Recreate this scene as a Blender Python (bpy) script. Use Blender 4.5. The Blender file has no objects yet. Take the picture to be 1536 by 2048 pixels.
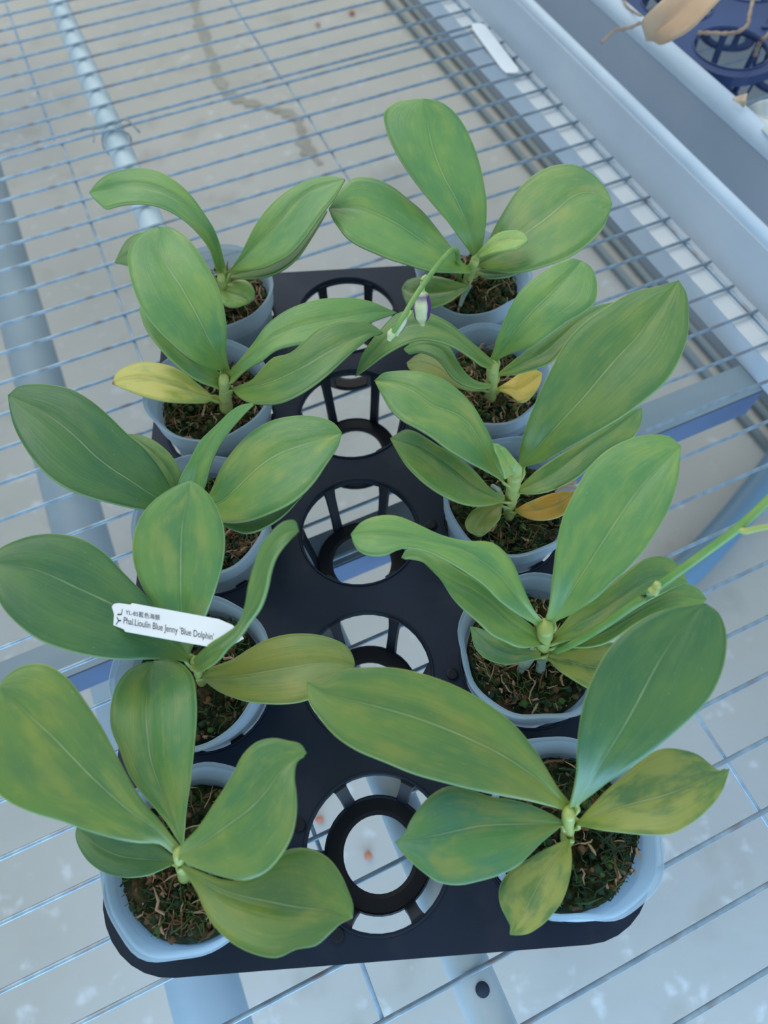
import bpy, bmesh, math, random
from mathutils import Vector, Matrix
random.seed(7)
S = bpy.context.scene
COL = S.collection
# ---------------------------------------------------------------- camera, world, lights, exposure
CAM_H = 0.42847
cam_d = bpy.data.cameras.new('camera'); cam = bpy.data.objects.new('camera', cam_d); COL.objects.link(cam)
cam_d.sensor_fit = 'VERTICAL'; cam_d.sensor_height = 24.0; cam_d.lens = 1379.08/2048*24.0
cam_d.clip_start = .01; cam_d.clip_end = 60
rx = Vector((0.99984481, -0.01559025, -0.008204)); ry = Vector((0.01761708, 0.88481347, 0.46561225)); rz = Vector((0, -0.46568452, 0.8849508))
cam.matrix_world = Matrix(((rx.x, ry.x, rz.x, 0), (rx.y, ry.y, rz.y, 0), (rx.z, ry.z, rz.z, CAM_H), (0, 0, 0, 1)))
cam_d.dof.use_dof = True; cam_d.dof.focus_distance = .405; cam_d.dof.aperture_fstop = 4.6
S.camera = cam
W = bpy.data.worlds.new('greenhouse_daylight'); S.world = W; W.use_nodes = True
wn = W.node_tree.nodes; wl = W.node_tree.links
bg = wn['Background']; bg.inputs['Strength'].default_value = .9
wtc = wn.new('ShaderNodeTexCoord'); wsep = wn.new('ShaderNodeSeparateXYZ'); wr = wn.new('ShaderNodeValToRGB')
wl.new(wtc.outputs['Generated'], wsep.inputs[0]); wl.new(wsep.outputs['Z'], wr.inputs[0]); wl.new(wr.outputs[0], bg.inputs['Color'])
wr.color_ramp.elements[0].position = 0.0; wr.color_ramp.elements[0].color = (.47, .60, .74, 1)
wr.color_ramp.elements[1].position = .75; wr.color_ramp.elements[1].color = (.72, .88, 1.02, 1)
sun_d = bpy.data.lights.new('soft_sun', 'SUN'); sun = bpy.data.objects.new('soft_sun', sun_d); COL.objects.link(sun)
sun_d.energy = .95; sun_d.angle = math.radians(45); sun_d.color = (1, .93, .80)
sun.rotation_euler = (math.radians(-30), math.radians(-26), 0)
floor_fill_d = bpy.data.lights.new('cool_floor_fill', 'AREA'); floor_fill = bpy.data.objects.new('cool_floor_fill', floor_fill_d); COL.objects.link(floor_fill)  # unseen area lamp added to tint the near floor blue
floor_fill_d.shape = 'RECTANGLE'; floor_fill_d.size = 2.2; floor_fill_d.size_y = .9; floor_fill_d.energy = 50; floor_fill_d.color = (.34, .62, 1.0)
floor_fill.location = (.45, -1.15, -.36); floor_fill.rotation_euler = (math.radians(55), 0, math.radians(0))
far_d = bpy.data.lights.new('warm_floor_fill', 'AREA'); far = bpy.data.objects.new('warm_floor_fill', far_d); COL.objects.link(far)  # second added lamp, out of view, warms the far floor
far_d.shape = 'RECTANGLE'; far_d.size = 3.0; far_d.size_y = 1.6; far_d.energy = 22; far_d.color = (1, .86, .62)
far.location = (-.6, 4.6, 1.0); far.rotation_euler = (math.radians(-58), 0, 0)
S.view_settings.view_transform = 'Standard'; S.view_settings.look = 'None'; S.view_settings.gamma = 1
S.view_settings.exposure = 0.0; S.view_settings.use_curve_mapping = False
# ---------------------------------------------------------------- measured control data (metres; leaves in 0.1 mm)
LEAVES = {
 'LA1': [[[-1138,3994,629,-1174,3989,620,-1204,3962,629],[-1128,3963,766,-1155,3946,757,-1185,3912,767],[-1124,3955,887,-1152,3925,876,-1181,3884,886],[-1143,3977,990,-1172,3931,977,-1204,3873,988],[-1195,4027,1074,-1214,3966,1059,-1252,3883,1074],[-1267,4106,1141,-1283,4022,1122,-1324,3907,1140],[-1370,4193,1190,-1379,4080,1168,-1417,3935,1188],[-1496,4264,1218,-1493,4128,1194,-1523,3951,1216],[-1632,4293,1223,-1611,4158,1202,-1630,3950,1225],[-1759,4297,1209,-1724,4172,1192,-1732,3950,1213],[-1873,4300,1176,-1830,4191,1163,-1826,3963,1182],[-1966,4292,1122,-1932,4226,1116,-1933,4105,1124],[-2040,4284,1050,-2040,4284,1050,-2040,4284,1050]],"bright",None],
 'LA2': [[[-1111,3958,622,-1105,3959,620,-1100,3950,622],[-1050,3935,717,-1038,3925,713,-999,3836,731],[-989,3927,805,-971,3905,797,-899,3733,830],[-934,3942,888,-900,3902,874,-799,3662,917],[-877,3981,963,-821,3913,942,-700,3635,989],[-808,4035,1029,-734,3938,1003,-604,3642,1049],[-728,4100,1081,-654,3988,1055,-525,3696,1097],[-639,4164,1119,-586,4059,1099,-458,3772,1137],[-544,4211,1151,-511,4117,1136,-397,3855,1167],[-451,4234,1175,-431,4151,1164,-340,3936,1186],[-366,4232,1192,-354,4160,1184,-289,4011,1198],[-291,4210,1200,-287,4166,1196,-255,4095,1201],[-226,4182,1200,-226,4182,1200,-226,4182,1200]],"bright",None],
 'LA3': [[[-1142,4028,526,-1142,4012,520,-1138,3984,526],[-1081,4003,582,-1074,3973,573,-1063,3924,582],[-1017,3984,634,-1004,3940,621,-984,3868,634],[-948,3978,681,-928,3918,664,-900,3824,681],[-875,3987,722,-847,3913,703,-810,3799,722],[-800,4015,757,-763,3930,738,-718,3804,757],[-726,4060,786,-683,3971,767,-634,3843,786],[-658,4119,809,-614,4033,793,-565,3911,809],[-595,4182,826,-556,4104,813,-514,3998,826],[-539,4243,839,-506,4173,829,-471,4082,839],[-486,4290,847,-461,4232,841,-435,4160,847],[-430,4302,851,-417,4271,848,-404,4233,851],[-377,4306,850,-377,4306,850,-377,4306,850]],"green",None],
 'LA4': [[[-1247,4055,461,-1246,4022,450,-1238,3966,461],[-1285,4062,506,-1285,4008,489,-1272,3919,506],[-1330,4080,545,-1329,4001,522,-1312,3876,545],[-1386,4114,578,-1384,4009,550,-1362,3847,577],[-1454,4169,603,-1450,4039,572,-1423,3847,602],[-1535,4242,622,-1527,4089,589,-1493,3869,621],[-1630,4314,634,-1614,4141,600,-1570,3902,632],[-1737,4366,637,-1707,4186,606,-1651,3944,636],[-1838,4365,631,-1797,4201,606,-1733,3987,630],[-1913,4318,617,-1871,4189,600,-1812,4026,617],[-1955,4251,598,-1925,4168,589,-1885,4066,598],[-1986,4193,576,-1971,4153,572,-1951,4104,576],[-2015,4145,550,-2015,4145,550,-2015,4145,550]],"green",None],
 'LA5': [[[-1185,3949,477,-1193,3929,470,-1196,3895,477],[-1164,3956,489,-1180,3919,478,-1189,3858,489],[-1142,3968,500,-1167,3911,483,-1182,3821,500],[-1113,3977,508,-1150,3900,488,-1173,3783,508],[-1078,3981,513,-1124,3887,490,-1156,3748,513],[-1037,3979,515,-1092,3873,491,-1131,3722,514],[-997,3963,512,-1056,3859,490,-1102,3714,511],[-964,3931,504,-1024,3842,488,-1074,3720,504],[-943,3894,496,-999,3824,483,-1048,3731,495],[-936,3856,485,-983,3809,478,-1026,3746,485],[-947,3829,474,-979,3800,470,-1008,3763,474],[-964,3812,462,-978,3798,461,-993,3781,462],[-979,3798,450,-979,3798,450,-979,3798,450]],"pale",None],
 'LB1': [[[-1056,2965,687,-1038,2988,680,-1015,2983,685],[-1099,2890,814,-1042,2964,794,-998,2971,804],[-1148,2842,925,-1052,2956,894,-981,2973,911],[-1205,2834,1019,-1069,2968,982,-959,2997,1006],[-1271,2862,1099,-1094,3005,1058,-954,3048,1086],[-1348,2919,1165,-1129,3063,1120,-966,3124,1151],[-1423,3016,1214,-1175,3137,1170,-996,3219,1202],[-1486,3147,1246,-1228,3222,1207,-1050,3320,1237],[-1534,3297,1264,-1287,3310,1231,-1112,3424,1259],[-1561,3451,1269,-1341,3405,1243,-1180,3526,1266],[-1535,3583,1259,-1382,3509,1241,-1257,3615,1257],[-1482,3677,1235,-1405,3622,1227,-1338,3690,1235],[-1423,3744,1200,-1423,3744,1200,-1423,3744,1200]],"bright",None],
 'LB2': [[[-1077,2898,593,-1082,2962,580,-1079,3005,594],[-1112,2876,646,-1110,2953,631,-1099,3005,646],[-1152,2861,693,-1143,2950,676,-1123,3013,693],[-1199,2864,734,-1183,2961,717,-1154,3031,735],[-1254,2887,769,-1231,2988,752,-1195,3062,770],[-1314,2929,799,-1285,3029,782,-1244,3104,799],[-1378,2985,822,-1344,3082,807,-1298,3155,822],[-1441,3052,840,-1403,3142,827,-1355,3211,840],[-1498,3125,853,-1459,3206,842,-1410,3269,853],[-1546,3200,860,-1507,3271,852,-1461,3327,860],[-1579,3278,862,-1546,3334,856,-1508,3379,862],[-1605,3354,859,-1583,3385,856,-1559,3411,859],[-1609,3429,850,-1609,3429,850,-1609,3429,850]],"bright",None],
 'LB3': [[[-1008,2962,689,-998,2934,680,-983,2870,694],[-939,2969,770,-932,2937,760,-918,2871,773],[-873,2996,838,-866,2954,826,-843,2874,842],[-807,3047,895,-790,2986,879,-755,2878,899],[-737,3125,942,-702,3031,919,-669,2921,937],[-637,3199,972,-595,3076,945,-556,2932,967],[-514,3258,986,-476,3111,958,-436,2946,981],[-382,3300,983,-354,3144,957,-322,2992,976],[-255,3326,963,-239,3185,942,-215,3055,957],[-140,3348,928,-135,3241,914,-119,3130,926],[-41,3363,880,-43,3295,873,-34,3213,880],[41,3373,821,40,3341,818,43,3300,821],[117,3396,750,117,3396,750,117,3396,750]],"bright",None],
 'LB4': [[[-1004,2898,602,-1004,2892,600,-1003,2882,602],[-907,2830,724,-909,2810,718,-913,2711,737],[-816,2784,833,-815,2740,821,-815,2583,850],[-741,2782,933,-720,2690,909,-709,2499,943],[-656,2797,1013,-623,2667,983,-601,2453,1019],[-548,2781,1066,-526,2668,1043,-499,2461,1074],[-457,2831,1114,-430,2690,1088,-403,2500,1114],[-372,2898,1145,-341,2730,1118,-316,2563,1139],[-273,2939,1157,-256,2776,1133,-240,2641,1149],[-179,2963,1151,-180,2826,1134,-170,2722,1145],[-97,2971,1131,-109,2872,1121,-106,2801,1127],[-34,2958,1097,-44,2905,1093,-47,2882,1094],[16,2944,1050,16,2944,1050,16,2944,1050]],"green",None],
 'LB5': [[[-1173,2952,453,-1172,2933,450,-1169,2908,453],[-1209,2972,480,-1205,2927,473,-1197,2872,480],[-1250,2999,503,-1246,2934,493,-1237,2855,503],[-1300,3035,521,-1296,2947,509,-1285,2843,521],[-1360,3081,536,-1356,2968,522,-1343,2836,536],[-1435,3126,547,-1428,2991,532,-1409,2836,546],[-1522,3156,553,-1508,3010,537,-1482,2844,552],[-1612,3176,554,-1589,3028,540,-1556,2863,553],[-1697,3176,550,-1667,3040,539,-1628,2890,550],[-1766,3152,542,-1734,3043,534,-1695,2924,542],[-1820,3120,531,-1789,3042,526,-1755,2958,531],[-1848,3074,517,-1829,3035,515,-1809,2992,517],[-1861,3027,500,-1861,3027,500,-1861,3027,500]],"yellow","yellowing leaf"],
 'LC1': [[[-1211,2051,612,-1209,2009,600,-1203,1972,608],[-1253,2044,714,-1255,1978,695,-1255,1920,708],[-1273,2078,812,-1307,1960,782,-1314,1872,799],[-1310,2129,897,-1366,1972,859,-1386,1841,884],[-1371,2191,969,-1438,2003,928,-1474,1831,958],[-1460,2254,1029,-1524,2044,987,-1576,1834,1022],[-1553,2337,1079,-1615,2104,1038,-1687,1858,1075],[-1659,2421,1116,-1703,2184,1079,-1795,1920,1116],[-1773,2482,1142,-1793,2257,1111,-1890,2015,1142],[-1884,2502,1157,-1882,2316,1134,-1970,2120,1157],[-1981,2501,1164,-1966,2356,1149,-2035,2227,1162],[-2065,2488,1162,-2045,2394,1154,-2083,2334,1159],[-2122,2441,1150,-2122,2441,1150,-2122,2441,1150]],"deep",None],
 'LC2': [[[-1225,2100,524,-1232,2086,520,-1236,2067,524],[-1234,2110,570,-1246,2089,564,-1254,2060,570],[-1245,2128,611,-1263,2097,603,-1276,2057,611],[-1237,2160,648,-1274,2119,636,-1302,2066,648],[-1239,2203,678,-1289,2156,664,-1329,2094,678],[-1265,2253,700,-1316,2201,687,-1358,2135,700],[-1303,2304,717,-1354,2249,705,-1395,2180,717],[-1352,2350,728,-1399,2295,717,-1437,2227,728],[-1405,2390,733,-1446,2337,724,-1479,2274,733],[-1457,2421,733,-1491,2375,726,-1519,2321,733],[-1507,2444,727,-1530,2410,723,-1549,2370,727],[-1553,2458,716,-1564,2441,714,-1573,2421,716],[-1598,2472,700,-1598,2472,700,-1598,2472,700]],"green",None],
 'LC3': [[[-1190,2003,671,-1151,2008,660,-1105,2001,671],[-1194,2010,746,-1137,2018,731,-1070,2002,746],[-1196,2026,815,-1120,2035,797,-1038,2009,814],[-1163,2056,874,-1094,2060,859,-1015,2031,874],[-1119,2093,927,-1062,2093,916,-993,2065,928],[-1079,2142,978,-1024,2134,968,-965,2105,978],[-1033,2194,1024,-980,2177,1015,-930,2148,1023],[-971,2234,1064,-935,2219,1058,-888,2187,1065],[-913,2272,1100,-887,2256,1096,-846,2223,1102],[-861,2305,1133,-836,2280,1129,-805,2252,1133],[-810,2325,1161,-788,2294,1157,-769,2277,1159],[-759,2327,1183,-746,2305,1181,-738,2297,1182],[-710,2317,1200,-710,2317,1200,-710,2317,1200]],"bright",None],
 'LC4': [[[-1114,2003,638,-1113,1975,630,-1095,1956,636],[-1036,1997,735,-1030,1943,720,-1013,1844,741],[-983,2019,828,-949,1922,801,-919,1773,831],[-936,2062,907,-877,1931,873,-818,1727,912],[-876,2117,972,-807,1960,936,-716,1709,981],[-803,2180,1026,-734,2003,989,-614,1717,1037],[-715,2240,1068,-656,2047,1032,-514,1742,1079],[-612,2279,1099,-569,2080,1067,-428,1792,1109],[-505,2289,1118,-481,2100,1092,-362,1865,1123],[-409,2281,1128,-402,2116,1108,-314,1946,1128],[-328,2260,1128,-335,2133,1115,-272,2021,1126],[-265,2227,1118,-277,2154,1112,-240,2096,1117],[-225,2179,1100,-225,2179,1100,-225,2179,1100]],"mottled",None],
 'LC5': [[[-1114,2015,524,-1113,2001,520,-1110,1982,524],[-1062,1987,571,-1061,1964,564,-1057,1933,571],[-1009,1961,613,-1008,1927,604,-1001,1885,613],[-952,1944,651,-950,1895,639,-942,1836,650],[-895,1945,685,-888,1874,670,-875,1789,685],[-836,1957,714,-823,1864,696,-802,1756,713],[-772,1966,734,-754,1870,717,-730,1760,734],[-709,1971,748,-689,1884,734,-665,1785,748],[-649,1974,757,-631,1902,747,-610,1820,756],[-595,1975,761,-581,1921,754,-566,1861,761],[-549,1974,761,-541,1940,757,-531,1902,761],[-510,1975,757,-506,1958,756,-502,1940,757],[-475,1978,750,-475,1978,750,-475,1978,750]],"deep",None],
 'LD1': [[[-1080,1053,684,-1066,1054,680,-1048,1052,684],[-1097,1082,782,-1055,1084,771,-1005,1082,782],[-1114,1122,871,-1047,1119,856,-961,1117,873],[-1140,1171,954,-1041,1166,932,-914,1160,957],[-1179,1229,1032,-1033,1224,1002,-871,1218,1031],[-1218,1305,1100,-1027,1294,1065,-834,1290,1097],[-1246,1398,1158,-1022,1372,1120,-805,1372,1153],[-1246,1501,1204,-1017,1452,1168,-792,1462,1199],[-1214,1597,1238,-1012,1529,1209,-800,1550,1235],[-1159,1669,1263,-1002,1599,1242,-830,1628,1261],[-1095,1718,1281,-990,1661,1269,-869,1693,1280],[-1033,1751,1293,-979,1715,1288,-917,1738,1293],[-970,1769,1300,-970,1769,1300,-970,1769,1300]],"mottled",None],
 'LD2': [[[-1033,1035,785,-1038,1018,780,-1039,992,786],[-1063,1077,873,-1072,1039,863,-1088,974,878],[-1098,1126,953,-1111,1066,939,-1141,953,964],[-1142,1188,1027,-1162,1099,1008,-1205,931,1041],[-1204,1259,1094,-1228,1137,1069,-1283,918,1110],[-1286,1336,1153,-1308,1177,1123,-1375,920,1168],[-1376,1421,1205,-1399,1213,1170,-1476,938,1214],[-1486,1483,1245,-1493,1249,1210,-1578,971,1250],[-1603,1501,1271,-1582,1286,1242,-1670,1030,1276],[-1705,1487,1288,-1664,1314,1268,-1748,1101,1292],[-1785,1451,1299,-1737,1326,1286,-1804,1180,1300],[-1843,1406,1303,-1803,1330,1296,-1840,1259,1303],[-1866,1336,1300,-1866,1336,1300,-1866,1336,1300]],"deep",None],
 'LD3': [[[-976,974,868,-965,947,850,-944,910,868],[-896,971,1030,-881,936,1008,-855,889,1030],[-815,969,1170,-802,933,1150,-779,885,1170],[-729,969,1289,-727,939,1275,-717,901,1289],[-648,983,1396,-650,954,1383,-647,918,1396],[-604,1033,1490,-599,996,1475,-587,950,1489],[-580,1095,1569,-558,1048,1550,-528,988,1569],[-550,1161,1627,-526,1109,1608,-496,1044,1626],[-522,1228,1667,-503,1173,1650,-479,1104,1666],[-476,1281,1688,-469,1227,1675,-457,1162,1688],[-428,1323,1694,-429,1271,1683,-425,1209,1694],[-378,1335,1682,-385,1296,1675,-391,1250,1682],[-363,1300,1650,-363,1300,1650,-363,1300,1650]],"green",None],
 'LD4': [[[-1018,982,522,-1018,975,520,-1016,966,522],[-965,1008,581,-953,963,572,-952,915,581],[-895,1018,630,-886,953,618,-885,867,632],[-819,1034,673,-813,946,658,-808,829,676],[-742,1068,712,-734,944,692,-722,797,714],[-656,1105,743,-650,948,720,-628,779,743],[-558,1127,765,-563,955,742,-532,770,765],[-457,1131,778,-477,964,759,-439,776,780],[-362,1120,784,-397,973,769,-358,803,786],[-280,1096,785,-326,976,773,-291,838,785],[-215,1065,779,-264,973,771,-234,874,779],[-177,1017,767,-211,968,764,-192,916,767],[-163,966,750,-163,966,750,-163,966,750]],"yellow2","yellow-green leaf"],
 'LE1': [[[-945,113,805,-962,104,800,-977,94,805],[-978,170,878,-993,147,872,-1028,136,881],[-1018,230,948,-1030,192,939,-1094,139,958],[-1074,294,1013,-1086,232,1000,-1174,154,1025],[-1128,378,1074,-1152,281,1056,-1269,182,1086],[-1184,478,1130,-1224,343,1106,-1375,219,1141],[-1248,586,1179,-1301,412,1150,-1489,253,1191],[-1324,690,1219,-1376,484,1189,-1601,309,1231],[-1406,786,1253,-1450,553,1222,-1682,400,1259],[-1501,846,1277,-1520,610,1250,-1714,506,1275],[-1593,847,1290,-1581,662,1272,-1726,601,1288],[-1656,807,1297,-1634,708,1289,-1716,680,1296],[-1688,747,1300,-1688,747,1300,-1688,747,1300]],"lime",None],
 'LE2': [[[-980,128,682,-975,133,680,-970,138,682],[-1006,177,734,-987,178,729,-959,191,736],[-1039,231,778,-1004,227,770,-950,250,782],[-1087,289,816,-1027,285,803,-940,318,821],[-1151,355,845,-1060,352,827,-929,398,852],[-1217,437,864,-1100,429,842,-924,490,873],[-1272,539,873,-1137,516,850,-922,591,885],[-1333,644,875,-1163,610,849,-926,698,884],[-1358,756,864,-1186,702,840,-944,804,872],[-1356,858,842,-1203,790,822,-978,903,850],[-1327,939,810,-1213,870,797,-1054,975,814],[-1279,987,769,-1218,943,762,-1142,1004,770],[-1227,1014,720,-1227,1014,720,-1227,1014,720]],"mottled",None],
 'LE3': [[[-942,102,853,-936,92,850,-927,72,855],[-905,141,931,-881,108,921,-852,43,938],[-851,173,997,-826,128,985,-772,22,1010],[-802,216,1056,-770,152,1041,-687,2,1075],[-756,269,1108,-711,182,1089,-595,-11,1130],[-707,328,1152,-650,215,1130,-508,13,1171],[-660,392,1188,-588,252,1163,-442,73,1198],[-620,461,1215,-535,296,1188,-398,146,1216],[-561,510,1229,-493,343,1206,-382,225,1225],[-490,524,1231,-459,389,1216,-384,301,1228],[-427,513,1227,-422,423,1218,-392,368,1224],[-374,501,1217,-384,445,1213,-386,426,1214],[-348,465,1200,-348,465,1200,-348,465,1200]],"green",None],
 'LE4': [[[-966,60,703,-966,50,700,-964,39,703],[-895,37,736,-911,25,731,-913,-8,739],[-820,13,766,-855,-1,758,-864,-60,772],[-735,-9,793,-792,-30,781,-820,-122,801],[-640,-8,817,-720,-56,800,-760,-187,826],[-553,36,838,-639,-76,815,-680,-244,845],[-475,101,857,-554,-92,825,-585,-284,856],[-368,110,865,-471,-108,831,-484,-301,859],[-276,70,861,-393,-121,833,-404,-273,853],[-220,6,850,-323,-128,831,-323,-262,846],[-187,-57,835,-263,-138,825,-267,-223,833],[-165,-113,819,-213,-152,815,-221,-186,817],[-168,-165,800,-168,-165,800,-168,-165,800]],"olive",None],
 'LE5': [[[-1026,88,603,-1028,75,600,-1028,62,603],[-1048,104,619,-1055,76,612,-1057,48,619],[-1074,123,632,-1085,78,622,-1090,33,632],[-1105,142,643,-1121,80,630,-1129,18,643],[-1147,159,650,-1168,84,636,-1180,10,650],[-1196,171,654,-1223,89,639,-1240,8,653],[-1250,181,654,-1283,99,640,-1306,18,653],[-1304,195,651,-1343,119,639,-1372,43,650],[-1357,210,645,-1397,144,636,-1429,79,645],[-1406,222,637,-1441,172,630,-1472,121,637],[-1450,229,626,-1478,196,622,-1504,162,626],[-1489,233,614,-1507,217,612,-1523,201,614],[-1527,237,600,-1527,237,600,-1527,237,600]],"deep",None],
 'RA1': [[[847,278,806,832,263,800,812,250,806],[781,339,879,765,312,872,715,267,887],[723,412,949,692,364,936,613,283,960],[659,497,1014,606,417,994,501,297,1025],[576,587,1071,504,472,1044,379,317,1081],[463,672,1118,385,523,1088,249,344,1126],[329,744,1155,257,572,1125,115,377,1162],[184,797,1183,128,615,1155,-12,425,1188],[40,828,1201,4,649,1178,-132,472,1205],[-91,830,1211,-108,676,1194,-229,535,1214],[-203,814,1214,-206,698,1203,-297,612,1214],[-281,761,1207,-289,729,1205,-348,688,1211],[-360,771,1200,-360,771,1200,-360,771,1200]],"olive",None],
 'RA2': [[[830,261,856,853,267,850,873,271,855],[827,320,964,870,310,954,911,304,964],[824,385,1064,891,357,1049,954,340,1064],[816,460,1157,920,411,1134,1010,376,1155],[820,548,1240,958,474,1211,1079,420,1237],[839,646,1311,1004,546,1279,1155,476,1309],[884,746,1370,1053,626,1338,1236,542,1371],[950,840,1415,1102,708,1387,1314,616,1421],[1035,913,1449,1152,786,1428,1371,706,1458],[1125,960,1474,1205,853,1459,1406,799,1483],[1210,982,1490,1254,912,1482,1419,885,1498],[1286,990,1498,1303,961,1495,1404,957,1504],[1358,1001,1500,1358,1001,1500,1358,1001,1500]],"deep",None],
 'RA3': [[[903,220,683,898,207,680,892,194,683],[931,252,737,931,218,731,929,179,738],[963,286,786,968,231,776,970,166,788],[1004,326,830,1013,245,817,1022,156,831],[1057,369,869,1069,261,852,1084,146,870],[1120,417,902,1133,275,882,1155,138,902],[1189,467,930,1203,289,908,1233,138,927],[1270,496,949,1273,306,927,1312,169,944],[1349,488,958,1340,329,942,1383,211,955],[1415,466,962,1401,351,952,1444,258,961],[1460,429,961,1455,370,956,1491,307,962],[1499,398,957,1505,387,956,1523,356,958],[1552,403,950,1552,403,950,1552,403,950]],"yellow3","leaf flushed yellow along the middle"],
 'RA4': [[[837,216,652,831,203,650,830,194,651],[780,241,695,774,202,690,769,160,695],[718,265,733,713,201,725,707,123,735],[646,288,767,646,200,756,644,77,771],[561,305,795,571,199,783,573,26,803],[466,317,819,489,197,806,486,-9,828],[372,347,840,405,191,825,391,-31,846],[276,360,856,322,176,840,296,-45,858],[192,321,863,246,161,850,209,-32,865],[133,265,864,178,150,856,145,8,866],[92,212,863,120,142,858,94,49,864],[65,163,858,69,136,856,54,88,859],[24,130,850,24,130,850,24,130,850]],"teal",None],
 'RA5': [[[859,141,552,872,140,550,880,140,552],[817,125,571,846,115,566,876,105,572],[773,108,588,819,88,579,871,68,589],[723,88,602,790,58,591,861,25,604],[669,62,614,757,22,600,844,-23,615],[611,33,624,722,-17,607,820,-74,623],[553,-1,630,688,-58,613,787,-124,628],[512,-49,633,657,-101,616,743,-168,628],[501,-102,630,630,-141,617,699,-204,626],[511,-149,624,603,-175,616,654,-231,622],[529,-186,616,579,-204,613,613,-248,617],[544,-219,608,558,-228,607,574,-252,609],[540,-251,600,540,-251,600,540,-251,600]],"yellow3","small leaf with a yellow middle"],
 'RB1': [[[837,1149,806,817,1145,800,793,1137,806],[772,1182,899,756,1171,894,715,1144,905],[721,1232,987,696,1204,978,638,1159,993],[678,1300,1065,635,1250,1050,562,1190,1068],[629,1384,1131,567,1309,1111,489,1243,1129],[536,1454,1181,480,1364,1161,398,1292,1179],[400,1452,1208,377,1411,1200,299,1344,1215],[273,1475,1234,264,1435,1228,195,1388,1239],[161,1525,1254,157,1452,1244,88,1398,1255],[58,1566,1262,60,1464,1250,-4,1360,1263],[-38,1570,1254,-25,1474,1244,-88,1369,1256],[-117,1548,1233,-99,1486,1228,-143,1417,1234],[-168,1503,1200,-168,1503,1200,-168,1503,1200]],"bright",None],
 'RB2': [[[827,1136,690,824,1100,680,819,1070,687],[780,1159,750,769,1112,738,748,1040,754],[727,1184,802,712,1129,789,678,1029,810],[666,1213,845,653,1155,832,610,1046,855],[603,1255,881,594,1198,869,536,1072,893],[536,1307,909,531,1249,898,474,1128,920],[461,1360,931,455,1294,920,406,1187,937],[382,1409,946,373,1331,935,345,1257,945],[309,1461,954,300,1373,942,299,1336,947],[242,1510,952,245,1431,942,251,1406,945],[176,1537,941,196,1482,936,200,1459,938],[117,1541,925,140,1500,921,143,1485,923],[87,1501,900,87,1501,900,87,1501,900]],"bright",None],
 'RB3': [[[833,1146,808,865,1156,800,893,1160,808],[833,1194,924,882,1178,912,931,1152,925],[830,1250,1033,904,1207,1014,971,1153,1033],[830,1322,1133,934,1247,1106,1020,1168,1130],[838,1412,1223,974,1299,1189,1072,1208,1214],[864,1517,1301,1023,1364,1262,1138,1252,1289],[923,1626,1365,1078,1437,1325,1204,1314,1352],[997,1733,1417,1137,1513,1378,1264,1392,1403],[1095,1814,1455,1197,1585,1422,1318,1474,1443],[1201,1857,1481,1258,1648,1456,1357,1559,1471],[1297,1867,1497,1317,1698,1481,1386,1641,1489],[1379,1849,1504,1372,1746,1495,1405,1718,1499],[1427,1795,1500,1427,1795,1500,1427,1795,1500]],"bright",None],
 'RB4': [[[922,1154,668,920,1124,660,914,1089,668],[952,1182,717,953,1136,706,949,1084,717],[986,1215,761,992,1152,746,989,1081,760],[1036,1250,797,1041,1173,781,1037,1087,797],[1101,1285,827,1103,1200,810,1094,1105,827],[1175,1332,851,1172,1238,834,1158,1133,851],[1254,1388,870,1247,1283,852,1227,1168,870],[1336,1447,883,1323,1332,866,1298,1207,883],[1422,1487,889,1401,1370,873,1368,1243,889],[1503,1485,888,1474,1383,876,1436,1274,888],[1559,1448,880,1531,1377,872,1498,1302,880],[1588,1399,867,1573,1364,864,1555,1328,867],[1611,1353,850,1611,1353,850,1611,1353,850]],"mottled",None],
 'RB5': [[[937,1115,603,937,1105,600,934,1093,603],[983,1131,634,983,1107,628,979,1078,634],[1034,1151,662,1034,1111,652,1029,1065,662],[1096,1177,684,1096,1122,673,1090,1061,684],[1170,1207,702,1170,1144,689,1162,1073,701],[1257,1241,713,1252,1180,701,1240,1112,713],[1350,1283,720,1340,1225,710,1322,1162,720],[1442,1335,724,1429,1273,715,1410,1204,724],[1531,1384,726,1518,1310,716,1497,1230,725],[1617,1404,721,1602,1328,713,1579,1247,721],[1689,1391,712,1673,1322,706,1651,1250,712],[1741,1361,698,1731,1317,695,1717,1271,698],[1772,1318,680,1772,1318,680,1772,1318,680]],"mottled",None],
 'RB6': [[[903,1075,503,902,1061,500,899,1046,503],[935,1083,514,929,1049,508,921,1012,514],[971,1094,524,962,1038,513,947,978,524],[1013,1105,531,1002,1029,518,985,946,531],[1064,1115,536,1051,1017,520,1030,913,535],[1122,1121,538,1107,1002,521,1082,878,538],[1184,1125,538,1169,990,520,1143,851,537],[1247,1126,534,1234,984,518,1211,839,534],[1306,1123,527,1296,995,513,1278,864,526],[1357,1111,517,1348,1009,508,1333,905,516],[1391,1085,505,1385,1019,500,1374,950,505],[1415,1058,493,1412,1026,491,1407,994,493],[1438,1034,480,1438,1034,480,1438,1034,480]],"yellow3","yellowing lower leaf"],
 'RB7': [[[855,1078,533,854,1063,530,851,1047,533],[830,1084,537,825,1063,533,819,1040,537],[804,1092,539,795,1064,533,784,1033,539],[773,1101,539,760,1065,533,744,1024,539],[738,1114,538,720,1067,530,698,1017,538],[701,1130,535,676,1075,526,648,1016,534],[663,1152,529,631,1093,520,597,1031,529],[627,1177,521,590,1119,513,550,1056,521],[592,1201,510,554,1149,503,514,1093,510],[561,1223,497,528,1181,492,493,1137,497],[533,1241,483,510,1212,480,486,1182,483],[507,1253,467,496,1238,466,485,1223,467],[483,1262,450,483,1262,450,483,1262,450]],"teal",None],
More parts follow.
